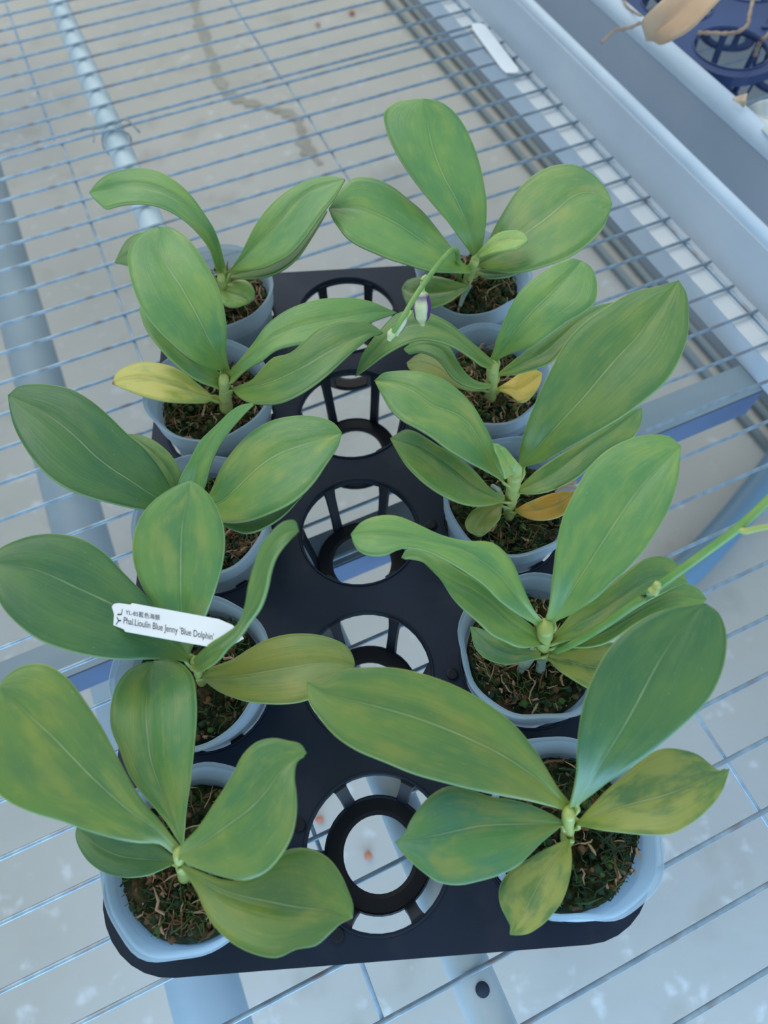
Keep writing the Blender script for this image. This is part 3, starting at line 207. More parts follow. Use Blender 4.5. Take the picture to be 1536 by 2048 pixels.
def leaf_mat(style, seed):
    g1, g2, ye, amt, where = STYLES[style]
    m, n, l, b = base_mat('leaf_' + style, g1, .36, 0, .5)
    uv = n.new('ShaderNodeUVMap'); sp = n.new('ShaderNodeSeparateXYZ'); l.new(uv.outputs[0], sp.inputs[0])
    def noise(sx, sy, sc, off, det=4):
        mp = n.new('ShaderNodeMapping'); mp.inputs['Scale'].default_value = (sx, sy, 1); mp.inputs['Location'].default_value = (off+seed*1.37, seed*2.11, 0)
        l.new(uv.outputs[0], mp.inputs[0]); no = n.new('ShaderNodeTexNoise'); no.inputs['Scale'].default_value = sc; no.inputs['Detail'].default_value = det
        l.new(mp.outputs[0], no.inputs['Vector']); return no.outputs['Fac']
    def math_(op, a, c=None, cl=False):
        q = n.new('ShaderNodeMath'); q.operation = op; q.use_clamp = cl
        for i, x in enumerate((a, c)):
            if x is None: continue
            if isinstance(x, (int, float)): q.inputs[i].default_value = x
            else: l.new(x, q.inputs[i])
        return q.outputs[0]
    def ramp(f, p0, p1):
        r = n.new('ShaderNodeMapRange'); r.inputs['From Min'].default_value = p0; r.inputs['From Max'].default_value = p1; r.interpolation_type = 'SMOOTHSTEP'; l.new(f, r.inputs['Value']); return r.outputs[0]
    def mix(f, a, c):
        x = n.new('ShaderNodeMix'); x.data_type = 'RGBA'
        if isinstance(f, (int, float)): x.inputs[0].default_value = f
        else: l.new(f, x.inputs[0])
        for i, q in ((6, a), (7, c)):
            if isinstance(q, str): x.inputs[i].default_value = rgb(q)
            else: l.new(q, x.inputs[i])
        return x.outputs[2]
    u, v = sp.outputs['X'], sp.outputs['Y']
    c = mix(ramp(noise(1.3, 1.6, 1.8, 0), .35, .65), g1, g2)
    # broad yellow areas, drawn toward the given place along the leaf
    near = ramp(math_('ABSOLUTE', math_('SUBTRACT', v, where)), .75, .0)
    yel = math_('MULTIPLY', math_('MULTIPLY', ramp(math_('ADD', noise(1.6, 2.2, 2.2, 5), math_('MULTIPLY', near, .18)), .48, .72), amt), 1.0, True)
    c = mix(yel, c, ye)
    # blotchy mottling and long fine veins
    c = mix(math_('MULTIPLY', ramp(noise(5, 7, 2.2, 9, 3), .50, .72), .22), c, ye)
    c = mix(math_('MULTIPLY', ramp(noise(26, 1.2, 1.6, 3, 2), .45, .75), .07), c, '#8fb883')
    c = mix(math_('MULTIPLY', ramp(noise(9, 14, 4.0, 13, 3), .66, .78), .28), c, '#9cc19a')
    c = mix(math_('MULTIPLY', ramp(noise(34, 60, 3.0, 41, 1), .76, .80), .45), c, '#bcd0bb')
    # pale base where the leaf leaves the stem
    c = mix(math_('MULTIPLY', ramp(v, .34, .04), .42), c, '#a3b454')
    c = mix(math_('MULTIPLY', ramp(v, .17, .06), .85), c, '#b9c270')
    # midrib: thin pale line fading toward the tip; pale rim
    au = math_('ABSOLUTE', math_('SUBTRACT', u, .5))
    rib = math_('MULTIPLY', ramp(au, .012, .003), ramp(v, .97, .55))
    rib = math_('MULTIPLY', rib, math_('ADD', math_('MULTIPLY', noise(1, 9, 2, 17, 2), .9), .1))
    rib = math_('MULTIPLY', rib, .6)
    c = mix(rib, c, '#b9cf9b')
    dk = math_('MULTIPLY', math_('MULTIPLY', ramp(au, .045, .012), ramp(au, .004, .012)), .22)
    c = mix(dk, c, '#2f6336')
    c = mix(math_('MULTIPLY', ramp(au, .484, .497), .45), c, '#a9bf7c')
    if style == 'yellow': c = mix(ramp(v, .93, .99), c, '#8a5a3a')
    l.new(c, b.inputs['Base Color'])
    ro = math_('ADD', math_('MULTIPLY', noise(3, 5, 2, 21), .22), .26); l.new(ro, b.inputs['Roughness'])
    bh = math_('ADD', noise(20, 1.2, 1.6, 3, 2), math_('MULTIPLY', noise(3, 4, 2, 31, 3), 1.2))
    bp = n.new('ShaderNodeBump'); bp.inputs['Strength'].default_value = .09; bp.inputs['Distance'].default_value = .003
    l.new(bh, bp.inputs['Height']); l.new(bp.outputs[0], b.inputs['Normal'])
    b.inputs['Subsurface Weight'].default_value = .12; b.inputs['Subsurface Radius'].default_value = (.3, 1, .2); b.inputs['Subsurface Scale'].default_value = .003
    return m
M = {}
M['stem'] = noisy('stem_skin', '#bcc676', '#a3b562', 60, .42, bump=.05)
M['spike'] = noisy('spike_skin', '#6c9c4c', '#84a85a', 90, .42)
M['bud'] = noisy('bud_skin', '#e3e6b8', '#c7d29a', 120, .45)
def _bud():
    n = M['bud'].node_tree.nodes; l = M['bud'].node_tree.links; b = n['Principled BSDF']; src = b.inputs['Base Color'].links[0].from_socket
    a = n.new('ShaderNodeAttribute'); a.attribute_name = 'purple'; x = n.new('ShaderNodeMix'); x.data_type = 'RGBA'
    l.new(a.outputs['Fac'], x.inputs[0]); l.new(src, x.inputs[6]); x.inputs[7].default_value = rgb('#5b2a73'); l.new(x.outputs[2], b.inputs['Base Color'])
_bud()
M['root'] = noisy('aerial_root', '#a9b7ae', '#7f9b87', 150, .7)
M['tray'] = noisy('black_plastic', '#18242f', '#1b293f', 9, .46, 0, .22, bump=.04, bscale=300, c3='#2b3140', s3=22)
M['ring'] = noisy('black_plastic_cell', '#0e131c', '#151b27', 20, .45, 0, .3)
M['tray2'] = noisy('blue_plastic', '#2a3c66', '#324878', 9, .45, 0, .4)
M['blue_steel'] = noisy('blue_grey_steel', '#42526c', '#4e5f78', 12, .5)  # darker and bluer than the rest of the beam
M['wire'] = noisy('galvanised_wire', '#8aa3b5', '#a9bfcd', 90, .36, .3, .7, c3='#948e90', s3=40)
M['steel'] = noisy('galvanised_pipe', '#bfd0d6', '#adc0c8', 25, .42, 0, .5, bump=.03)
M['steel2'] = noisy('grey_steel', '#8c9da6', '#7c8f9a', 8, .5, 0, .5)
M['alu'] = noisy('aluminium_rail', '#cad2da', '#bcc8d2', 6, .4, 0, .5, stretch=(1, 1, 1), bump=.02)
M['strip'] = noisy('pale_flange', '#d8dcde', '#cfd6da', 20, .5)
M['rim'] = noisy('rail_bead', '#d3dce2', '#c6d2da', 18, .35, 0, .5)
M['shaded_alu'] = noisy('shaded_rail_wall', '#abb4c0', '#a2adba', 7, .5, 0, .4)  # darker copy of the rail aluminium, shadow of the gap put into its colour
M['tag'] = noisy('white_plastic', '#eef3f6', '#e6edf2', 30, .45)
M['ink'] = base_mat('black_ink', '#2a2f36', .7)[0]
M['dry'] = noisy('dry_leaf', '#c8a98a', '#b08e70', 12, .7, stretch=(1, 1, 1), bump=.4, bscale=60, c3='#d8c0a4', s3=20)
M['drypale'] = noisy('bleached_leaf', '#d9dcd4', '#b9c6cb', 30, .6, stretch=(8, 1, 1), bump=.4, bscale=60)
M['twig'] = noisy('dry_twig', '#b09a86', '#8d7766', 60, .8)
M['hose'] = base_mat('dark_hose', '#717b7c', .6)[0]
M['bluehose'] = base_mat('blue_sleeve', '#54748a', .4)[0]
M['mat'] = noisy('floor_shade', '#4f5c68', '#5c6873', 3, .7)  # dark tone painting the shade under the neighbouring bench
M['deb'] = noisy('red_debris', '#bd7a5c', '#9c6350', 90, .8)
M['shade'] = base_mat('dark_hole', '#2c3a50', .8)[0]
# concrete floor: dull beige-grey with damp cool patches
def floor_mat():
    m, n, l, b = base_mat('concrete', '#a9a8a4', .55, 0, .4)
    tc = n.new('ShaderNodeTexCoord')
    def noise(sc, det=6, off=0, st=(1, 1, 1)):
        mp = n.new('ShaderNodeMapping'); mp.inputs['Location'].default_value = (off, off, 0); mp.inputs['Scale'].default_value = st; l.new(tc.outputs['Object'], mp.inputs[0])
        no = n.new('ShaderNodeTexNoise'); no.inputs['Scale'].default_value = sc; no.inputs['Detail'].default_value = det; l.new(mp.outputs[0], no.inputs['Vector']); return no.outputs['Fac']
    def ramp(f, p0, p1, c0, c1):
        r = n.new('ShaderNodeValToRGB'); r.color_ramp.elements[0].position = p0; r.color_ramp.elements[1].position = p1
        r.color_ramp.elements[0].color = rgb(c0); r.color_ramp.elements[1].color = rgb(c1); l.new(f, r.inputs[0]); return r.outputs[0]
    c = ramp(noise(2.2), .38, .62, '#a2a097', '#acaaa3')
    def mixc(f, a, col, amt):
        g = n.new('ShaderNodeMath'); g.operation = 'MULTIPLY'; l.new(f, g.inputs[0]); g.inputs[1].default_value = amt
        x = n.new('ShaderNodeMix'); x.data_type = 'RGBA'; l.new(g.outputs[0], x.inputs[0]); l.new(a, x.inputs[6]); x.inputs[7].default_value = rgb(col); return x.outputs[2]
    c = mixc(ramp(noise(1.1, 5, 4), .50, .62, '#000000', '#ffffff'), c, '#8f9496', .5)
    c = mixc(ramp(noise(9, 6, 8), .58, .70, '#000000', '#ffffff'), c, '#8d8a80', .45)
    c = mixc(ramp(noise(30, 4, 2), .62, .74, '#000000', '#ffffff'), c, '#c8cccd', .5)
    l.new(c, b.inputs['Base Color'])
    bp = n.new('ShaderNodeBump'); bp.inputs['Strength'].default_value = .25; bp.inputs['Distance'].default_value = .004; l.new(noise(25, 6), bp.inputs['Height']); l.new(bp.outputs[0], b.inputs['Normal'])
    return m
M['floor'] = floor_mat()
M['crack'] = noisy('damp_crack', '#8f8b80', '#9a968b', 15, .8)
def pot_mat():
    m, n, l, b = base_mat('frosted_plastic', '#cfe0ea', .34, 0, .5)
    out = n['Material Output']
    tr = n.new('ShaderNodeBsdfTransparent'); tr.inputs[0].default_value = (.86, .93, .97, 1)
    tl = n.new('ShaderNodeBsdfTranslucent'); tl.inputs[0].default_value = rgb('#d2e2ec')
    m1 = n.new('ShaderNodeMixShader'); m1.inputs[0].default_value = .35; l.new(b.outputs[0], m1.inputs[1]); l.new(tl.outputs[0], m1.inputs[2])
    m2 = n.new('ShaderNodeMixShader')
    lw = n.new('ShaderNodeLayerWeight'); lw.inputs[0].default_value = .45
    mr = n.new('ShaderNodeMapRange'); mr.inputs['To Min'].default_value = .66; mr.inputs['To Max'].default_value = .2; l.new(lw.outputs['Facing'], mr.inputs['Value'])
    l.new(mr.outputs[0], m2.inputs[0]); l.new(m1.outputs[0], m2.inputs[1]); l.new(tr.outputs[0], m2.inputs[2]); l.new(m2.outputs[0], out.inputs[0])
    return m
M['pot'] = pot_mat()
M['moss'] = noisy('bark_and_moss', '#1a2619', '#3d4224', 90, .95, 0, .1, bump=1.0, bscale=260, c3='#5e4a34', s3=110)
M['m_green'] = base_mat('moss_green', '#46602c', .9)[0]
M['m_dkgreen'] = base_mat('moss_dark', '#26402a', .9)[0]
M['m_brown'] = base_mat('moss_brown', '#6f5236', .9)[0]
M['m_tan'] = base_mat('moss_tan', '#b39274', .9)[0]
# ---------------------------------------------------------------- helpers
def link(name, bm, mats, parent=None, smooth=True, label=None):
    me = bpy.data.meshes.new(name); bm.to_mesh(me); bm.free()
    for mt in (mats if isinstance(mats, (list, tuple)) else [mats]): me.materials.append(mt)
    if smooth:
        for pl in me.polygons: pl.use_smooth = True
    o = bpy.data.objects.new(name, me); COL.objects.link(o)
    if parent: place(o, parent)
    if label: o['label'] = label
    return o
def place(o, parent):
    o.parent = parent; o.matrix_parent_inverse = Matrix.Translation(parent.location).inverted() if parent.type == 'EMPTY' and parent.parent is None else Matrix.Identity(4)
def thing(name, label, cat, loc=(0, 0, 0), group=None):
    o = bpy.data.objects.new(name, None); COL.objects.link(o); o.empty_display_size = .02; o.location = loc
    o['label'] = label; o['category'] = cat
    if group: o['group'] = group
    return o
def tag(o, label, cat, group=None):
    o['label'] = label; o['category'] = cat
    if group: o['group'] = group
    return o
def struct(o): o['kind'] = 'structure'; return o
def frame_axes(d):
    d = d.normalized(); a = Vector((0, 0, 1)) if abs(d.z) < .9 else Vector((1, 0, 0))
    x = d.cross(a).normalized(); return x, d.cross(x).normalized()
def tube(bm, pts, rad, seg=10, mi=0, caps=True, squash=1.0):
    pts = [Vector(q) for q in pts]; rings = []
    for i, q in enumerate(pts):
        d = (pts[min(i+1, len(pts)-1)] - pts[max(i-1, 0)])
        x, y = frame_axes(d); r = rad[i] if isinstance(rad, (list, tuple)) else rad
        rings.append([bm.verts.new(q + x*(r*math.cos(2*math.pi*k/seg)) + y*(r*squash*math.sin(2*math.pi*k/seg))) for k in range(seg)])
    for i in range(len(rings)-1):
        for k in range(seg):
            f = bm.faces.new((rings[i][k], rings[i][(k+1) % seg], rings[i+1][(k+1) % seg], rings[i+1][k])); f.material_index = mi
    if caps:
        f = bm.faces.new(rings[0][::-1]); f.material_index = mi; f = bm.faces.new(rings[-1]); f.material_index = mi
def spline(pts, n=6):
    P = [Vector(q) for q in pts]; P = [P[0]*2-P[1]] + P + [P[-1]*2-P[-2]]; out = []
    for i in range(1, len(P)-2):
        a, b, c, d = P[i-1:i+3]
        for k in range(n):
            t = k/n; out.append(.5*(2*b+(c-a)*t+(2*a-5*b+4*c-d)*t*t+(3*b-3*c+d-a)*t**3))
    out.append(P[-2]); return out
def prism(bm, loop, z0, z1, mi=0):
    A = [bm.verts.new((x, y, z0)) for x, y in loop]; B = [bm.verts.new((x, y, z1)) for x, y in loop]
    n = len(loop)
    for i in range(n):
        f = bm.faces.new((A[i], A[(i+1) % n], B[(i+1) % n], B[i])); f.material_index = mi
    f = bm.faces.new(A[::-1]); f.material_index = mi; f = bm.faces.new(B); f.material_index = mi
# bench frame: a along the wires, n across them
WY = 0.40768
AX = Vector((math.cos(WY), math.sin(WY), 0)); NX = Vector((-math.sin(WY), math.cos(WY), 0))
def an(a, n, z): return AX*a + NX*n + Vector((0, 0, z))
def boxan(bm, a0, a1, n0, n1, z0, z1, mi=0):
    v = [bm.verts.new(an(a, n, z)) for z in (z0, z1) for a, n in ((a0, n0), (a1, n0), (a1, n1), (a0, n1))]
    for q in ((0, 3, 2, 1), (4, 5, 6, 7), (0, 1, 5, 4), (1, 2, 6, 5), (2, 3, 7, 6), (3, 0, 4, 7)):
        f = bm.faces.new([v[i] for i in q]); f.material_index = mi
def extrude_profile(bm, prof, n0, n1, closed=False, mi=0):
    A = [bm.verts.new(an(a, n0, z)) for a, z in prof]; B = [bm.verts.new(an(a, n1, z)) for a, z in prof]
    k = len(prof)
    for i in range(k if closed else k-1):
        f = bm.faces.new((A[i], A[(i+1) % k], B[(i+1) % k], B[i])); f.material_index = mi
    if closed: bm.faces.new(A[::-1]); bm.faces.new(B)
# ---------------------------------------------------------------- setting: floor and bench steelwork
ZM = -.062; ZF = -.75
bm = bmesh.new()
vs = [bm.verts.new((x, y, ZF)) for x, y in ((-4, -3), (5, -3), (5, 7), (-4, 7))]; bm.faces.new(vs)
floor = struct(link('floor', bm, M['floor'], smooth=False))
# irregular damp crack in the concrete
bm = bmesh.new(); cp = spline(LINE['crack'], 8); L_, R_ = [], []
for i, q in enumerate(cp):
    d = (cp[min(i+1, len(cp)-1)]-cp[max(i-1, 0)]).normalized(); s = Vector((-d.y, d.x, 0)); w = random.uniform(.006, .022)
    L_.append(bm.verts.new(q+s*w+Vector((0, 0, .002)))); R_.append(bm.verts.new(q-s*w*random.uniform(.5, 1.5)+Vector((0, 0, .002))))
for i in range(len(cp)-1): bm.faces.new((L_[i], R_[i], R_[i+1], L_[i+1]))
link('crack', bm, M['crack'], floor, smooth=False)
bm = bmesh.new(); boxan(bm, 1.072, 2.2, -1.0, 4.0, ZF, ZF+.003)  # flat strip added in place of the neighbouring bench's shade
mo = link('floor_shade', bm, M['mat'], smooth=False); tag(mo, 'dull blue-grey strip of bench shade painted on the floor below the bench edge', 'painted shade')
for nm, (a0, lab) in {'water_hose': (1.005, 'dark thin hose on the floor, the left one of the pair'), 'water_hose.001': (1.050, 'dark thin hose on the floor, the right one beside the painted shade')}.items():
    bm = bmesh.new(); tube(bm, [an(a0, n_, ZF+.010) for n_ in (-.8, .9, 1.4, 2.2, 3.6)], .0085, 8); tag(link('water_hose', bm, M['hose']), lab, 'hose', 'hoses on the floor')
# support tube directly under the mesh, heavy tube lower down, cross beam
bm = bmesh.new(); tube(bm, [an(.0228, n_, ZM-.0156) for n_ in (-.6, 0, .5, 1, 1.6, 2.6)], .0138, 20)
pt = thing('support_pipe', 'round galvanised pipe running directly under the wire mesh', 'pipe', an(.0228, -.6, ZM-.0156))
link('pipe', bm, M['steel'], pt)
ph = Vector(LINE['pipehole'][0]); bm = bmesh.new(); tube(bm, [ph+Vector((0, 0, -.004)), ph+Vector((0, 0, .0012))], .0042, 14); link('bolt_hole', bm, M['shade'], pt)
bm = bmesh.new(); tube(bm, [an(-.198, n_, -.35) for n_ in (-.7, .5, 2.8)], .0325, 24)
tag(link('support_pipe', bm, M['steel2']), 'thick grey steel pipe low under the left side of the bench', 'pipe')
bt = thing('cross_beam', 'flat steel cross beam running under the bench beneath the tray', 'beam', an(0, .238, -.11))
bm = bmesh.new(); boxan(bm, -1.4, .4833, .2222, .2548, -.125, -.0917); link('beam', bm, M['steel2'], bt, smooth=False)
bm = bmesh.new(); boxan(bm, -1.4, .4833, .2208, .2221, -.127, -.0925); link('beam_web', bm, M['blue_steel'], bt, smooth=False, label='dark blue-grey side of the beam')
bm = bmesh.new(); tube(bm, spline(LINE['hose3'], 6), .028, 12); tag(link('plastic_sleeve', bm, M['bluehose']), 'blurred blue plastic sleeve lying under the bench at the right', 'sleeve')
# ---------------------------------------------------------------- wire mesh panels
def wire_mesh(idx, a0, a1, ns, cas, zc, n0, n1, label, rod=.0016):
    t = thing('wire_mesh_panel', label, 'wire mesh', an(a0, n0, ZM), 'wire mesh panels of the bench')
    src = None
    for n_ in ns:
        if src is None:
            bm = bmesh.new(); tube(bm, [Vector((a0, 0, 0)), Vector(((a0+a1)/2, 0, 0)), Vector((a1, 0, 0))], rod, 8)
            me = bpy.data.meshes.new('wire'); bm.to_mesh(me); bm.free(); me.materials.append(M['wire'])
            for pl in me.polygons: pl.use_smooth = True
            src = me
        o = bpy.data.objects.new('wire', src); COL.objects.link(o); place(o, t)
        o.location = an(0, n_+random.uniform(-.0006, .0006), zc); o.rotation_euler = (0, 0, WY)
    for a_ in cas:
        bm = bmesh.new(); tube(bm, [an(a_, n0, zc-.0022), an(a_, n1, zc-.0022)], rod*.9, 8); link('cross_wire', bm, M['wire'], t)
    return t
wire_mesh(1, -1.4, .511, [.8159-i*.03529 for i in range(0, 34)], [-1.118, -.847, -.5766, -.3059, -.03525, .2354, .5061], ZM, -.36, .8165, 'near wire mesh panel of the bench, carrying the orchid tray')
wire_mesh(2, -1.8, .509, [.8295+i*.0352 for i in range(0, 40)], [-.583, -.3125, -.0415, .2331, .503], ZM-.0003, .829, 2.2, 'far wire mesh panel of the bench, empty, beyond the tray')
w = thing('wire_tie', 'twisted wire tie around the pipe where the mesh panels meet', 'wire tie', an(.0228, .822, ZM))
bm = bmesh.new(); c0 = an(.0228, .812, ZM-.0156); pts = []
for k in range(21):
    t_ = -.3*math.pi + k/20*1.6*math.pi
    pts.append(c0 + AX*(.0163*math.cos(t_)) + Vector((0, 0, .0163*math.sin(t_)+.0012)) + NX*(.003*math.sin(k*.6)))
tube(bm, pts, .0011, 6); link('tie_loop', bm, M['steel2'], w)
bm = bmesh.new(); q = an(.006, .822, ZM+.002)
tube(bm, spline([q+AX*.012, q, q-AX*.012+Vector((0, 0, .003)), q-AX*.016+NX*.004], 4), .0011, 6)
tube(bm, spline([q-AX*.004, q-NX*.012-AX*.004+Vector((0, 0, .002)), q-NX*.024-AX*.008], 4), .0009, 6)
tube(bm, spline([q+AX*.022, q+AX*.036-NX*.004+Vector((0, 0, .003)), q+AX*.044-NX*.022+Vector((0, 0, -.004))], 4), .0014, 6)
link('twisted_end', bm, M['steel2'], w)
# ---------------------------------------------------------------- bench rails
def bead(ac, zc, r, k=14): return [(ac+r*math.cos(2*math.pi*i/k), zc+r*math.sin(2*math.pi*i/k)) for i in range(k)]
t = thing('bench_rail', 'grey aluminium side rail along the edge of the orchid bench', 'rail', an(.515, -.4, -.08))
N0, N1 = -.45, 2.9
bm = bmesh.new(); extrude_profile(bm, [(.4840, -.0661), (.4840, -.0690), (.5180, -.0690), (.5180, -.0661)], N0, N1, True)
fl = link('base_flange', bm, M['strip'], t, smooth=False)
bm = bmesh.new(); extrude_profile(bm, [(.5013, -.0661), (.5013, -.0658), (.5165, -.0658), (.5165, -.0661)], N0, N1, True); link('groove_strip', bm, M['alu'], t, smooth=False)
bm = bmesh.new(); extrude_profile(bm, [(.4836, -.0664), (.4836, -.0905), (.4866, -.0905), (.4866, -.0690)], N0, N1, True); link('hanging_lip', bm, M['alu'], t, smooth=False)
bm = bmesh.new()
pr = [(.5165, -.0655), (.5172, -.045), (.5172, -.028), (.5165, -.015), (.5195, -.012)]
extrude_profile(bm, pr + [(a+.0022, z) for a, z in pr[::-1]], N0, N1, True); link('side_wall', bm, M['alu'], t, smooth=False)
bm = bmesh.new(); extrude_profile(bm, bead(.5225, -.0105, .0058), N0, N1, True); link('rounded_rim', bm, M['rim'], t)
bm = bmesh.new(); extrude_profile(bm, bead(.5300, -.0125, .0022, 8), N0, N1, True); link('outer_lip', bm, M['rim'], t)
t = thing('bench_rail', 'shade-coloured aluminium rail of the neighbouring bench, across the narrow gap', 'rail', an(.60, -.4, -.08))
bm = bmesh.new(); extrude_profile(bm, [(.5905, -.004), (.5905, -.20), (.5935, -.20), (.5935, -.004)], N0, N1, True); link('side_wall', bm, M['shaded_alu'], t, smooth=False)
bm = bmesh.new(); extrude_profile(bm, bead(.5975, -.002, .0105, 18), N0, N1, True); link('rounded_rim', bm, M['rim'], t)
bm = bmesh.new(); extrude_profile(bm, [(.5935, -.064), (.5935, -.067), (.63, -.067), (.63, -.064)], N0, N1, True); link('base_flange', bm, M['strip'], t, smooth=False)
t = thing('wire_mesh_panel', 'wire mesh panel of the neighbouring bench under the dark tray', 'wire mesh', an(.61, .2, ZM), 'wire mesh panels of the bench')
me = None
for i in range(30):
    if me is None:
        bm = bmesh.new(); tube(bm, [Vector((.597, 0, 0)), Vector((1.4, 0, 0))], .0013, 6); me = bpy.data.meshes.new('wire'); bm.to_mesh(me); bm.free(); me.materials.append(M['wire'])
    o = bpy.data.objects.new('wire', me); COL.objects.link(o); place(o, t); o.location = an(0, .2+i*.0353, ZM); o.rotation_euler = (0, 0, WY)
for a_ in (.70, .97): 
    bm = bmesh.new(); tube(bm, [an(a_, .15, ZM-.0022), an(a_, 1.3, ZM-.0022)], .0012, 6); link('cross_wire', bm, M['wire'], t)
# ---------------------------------------------------------------- growing trays
HR = .0404; XL, XR, YB, YT, CR_ = -.1506, .1506, -.0520, .4516, .042
def ring_pts(cx, cy, r, n): return [(cx+r*math.cos(2*math.pi*i/n), cy+r*math.sin(2*math.pi*i/n)) for i in range(n)]
def make_tray(label, origin, rot, group, mt1, mt2):
    T = bpy.data.objects.new('growing_tray', None); COL.objects.link(T); T['label'] = label; T['category'] = 'tray'; T['group'] = group
    T.location = origin; T.rotation_euler = (0, 0, rot)
    def add(name, bm, mt, parent=None, smooth=False):
        me = bpy.data.meshes.new(name); bm.to_mesh(me); bm.free(); me.materials.append(mt)
        if smooth:
            for pl in me.polygons: pl.use_smooth = True
        o = bpy.data.objects.new(name, me); COL.objects.link(o); o.parent = parent or T; return o
    # plate with fifteen round openings (filled outline, both faces, walls)
    out = []
    for cx, cy, a0 in ((XR-CR_, YB+CR_, -90), (XR-CR_, YT-CR_*.35, 0), (XL+CR_, YT-CR_*.35, 90), (XL+CR_, YB+CR_, 180)):
        rr = CR_ if cy < .2 else CR_*.35
        if cy > .2: cx = XR-rr if cx > 0 else XL+rr
        for k in range(9):
            a = math.radians(a0+k*11.25); out.append((cx+rr*math.cos(a), cy+rr*math.sin(a)))
    holes = [ring_pts(c*.1, r*.1, HR, 40) for c in (-1, 0, 1) for r in range(5)]
    bm = bmesh.new(); edges = []
    for lp in [out]+holes:
        vv = [bm.verts.new((x, y, 0)) for x, y in lp]
        for i in range(len(vv)): edges.append(bm.edges.new((vv[i], vv[(i+1) % len(vv)])))
    bmesh.ops.triangle_fill(bm, use_beauty=True, use_dissolve=False, edges=edges)
    bmesh.ops.recalc_face_normals(bm, faces=bm.faces)
    if sum(f.normal.z for f in bm.faces) < 0: bmesh.ops.reverse_faces(bm, faces=bm.faces)
    plate = add('plate', bm, mt1)
    sm = plate.modifiers.new('thickness', 'SOLIDIFY'); sm.thickness = .0024; sm.offset = -1
    bm = bmesh.new(); n = len(out)   # turned-down skirt round the plate
    cxm, cym = 0, .2
    A = [bm.verts.new((x, y, -.0002)) for x, y in out]; B = [bm.verts.new((x*1.004, cym+(y-cym)*1.003, -.009)) for x, y in out]
    for i in range(n): bm.faces.new((A[i], B[i], B[(i+1) % n], A[(i+1) % n]))
    sk = add('skirt', bm, mt1); q = sk.modifiers.new('thickness', 'SOLIDIFY'); q.thickness = .0016
    me_ring = me_rib = me_lip = me_stud = None
    for c in (-1, 0, 1):
        for r in range(5):
            if me_ring is None:
                bm = bmesh.new(); n = 40; prof = [(.0345, -.0555), (.0345, -.0580), (.0224, -.0580), (.0224, -.0562), (.0250, -.0555), (.0325, -.0555), (.0335, -.0545)]
                V = [[bm.verts.new((rr*math.cos(2*math.pi*i/n), rr*math.sin(2*math.pi*i/n), z)) for rr, z in prof] for i in range(n)]
                for i in range(n):
                    for k in range(len(prof)): bm.faces.new((V[i][k], V[i][(k+1) % len(prof)], V[(i+1) % n][(k+1) % len(prof)], V[(i+1) % n][k]))
                ro = add('bottom_ring', bm, mt2); me_ring = ro.data
                bm = bmesh.new()
                for w0, w1, sx in ((.0041, .0036, 0),):
                    P = []
                    for rr, z, w_ in ((.0405, -.0012, .0048), (.0395, -.012, .0040), (.0368, -.035, .0038), (.0346, -.0556, .0042)):
                        P.append([bm.verts.new((rr+dx, s_*w_, z)) for dx, s_ in ((0, -1), (0, 1), (-.0022, .8), (-.0022, -.8))])
                    for i in range(3):
                        for k in range(4): bm.faces.new((P[i][k], P[i][(k+1) % 4], P[i+1][(k+1) % 4], P[i+1][k]))
                    bm.faces.new(P[0][::-1]); bm.faces.new(P[-1])
                rb = add('rib', bm, mt2, ro); me_rib = rb.data
                bm = bmesh.new(); n = 40; prof = [(.0404, .0001), (.0420, .0001), (.0417, .0011), (.0407, .0012), (.0398, -.0030), (.0402, -.0060), (.0408, -.0040)]
                V = [[bm.verts.new((rr*math.cos(2*math.pi*i/n), rr*math.sin(2*math.pi*i/n), z)) for rr, z in prof] for i in range(n)]
                for i in range(n):
                    for k in range(len(prof)): bm.faces.new((V[i][k], V[i][(k+1) % len(prof)], V[(i+1) % n][(k+1) % len(prof)], V[(i+1) % n][k]))
                lo = add('opening_rim', bm, mt1, None, True); me_lip = lo.data
            else:
                ro = bpy.data.objects.new('bottom_ring', me_ring); COL.objects.link(ro); ro.parent = T
                lo = bpy.data.objects.new('opening_rim', me_lip); COL.objects.link(lo); lo.parent = T
                rb = bpy.data.objects.new('rib', me_rib); COL.objects.link(rb); rb.parent = ro
            ro.location = (c*.1, r*.1, 0); lo.location = (c*.1, r*.1, 0)
            for k in range(1, 6):
                q = bpy.data.objects.new('rib', me_rib); COL.objects.link(q); q.parent = ro; q.rotation_euler = (0, 0, k*math.pi/3)
    for x, y in ((-.0237, -.0386), (-.0433, .0161), (.0504, .1999), (.0529, .0954)):
        if me_stud is None:
            bm = bmesh.new(); tube(bm, [(0, 0, -.0005), (0, 0, .0022), (0, 0, .0026)], [.0036, .0036, .0026], 14); st = add('stud', bm, mt2); me_stud = st.data
        else: st = bpy.data.objects.new('stud', me_stud); COL.objects.link(st); st.parent = T
        st.location = (x, y, 0)
    return T
make_tray('black plastic growing tray holding the ten potted orchids, empty middle row', (-.00701, .01198, 0), .05246, 'growing trays', M['tray'], M['ring'])
make_tray('dark blue growing tray cut by the top right corner, on the neighbouring bench', tuple(an(.7690, .572, -.0035)), WY, 'growing trays', M['tray2'], M['tray2'])
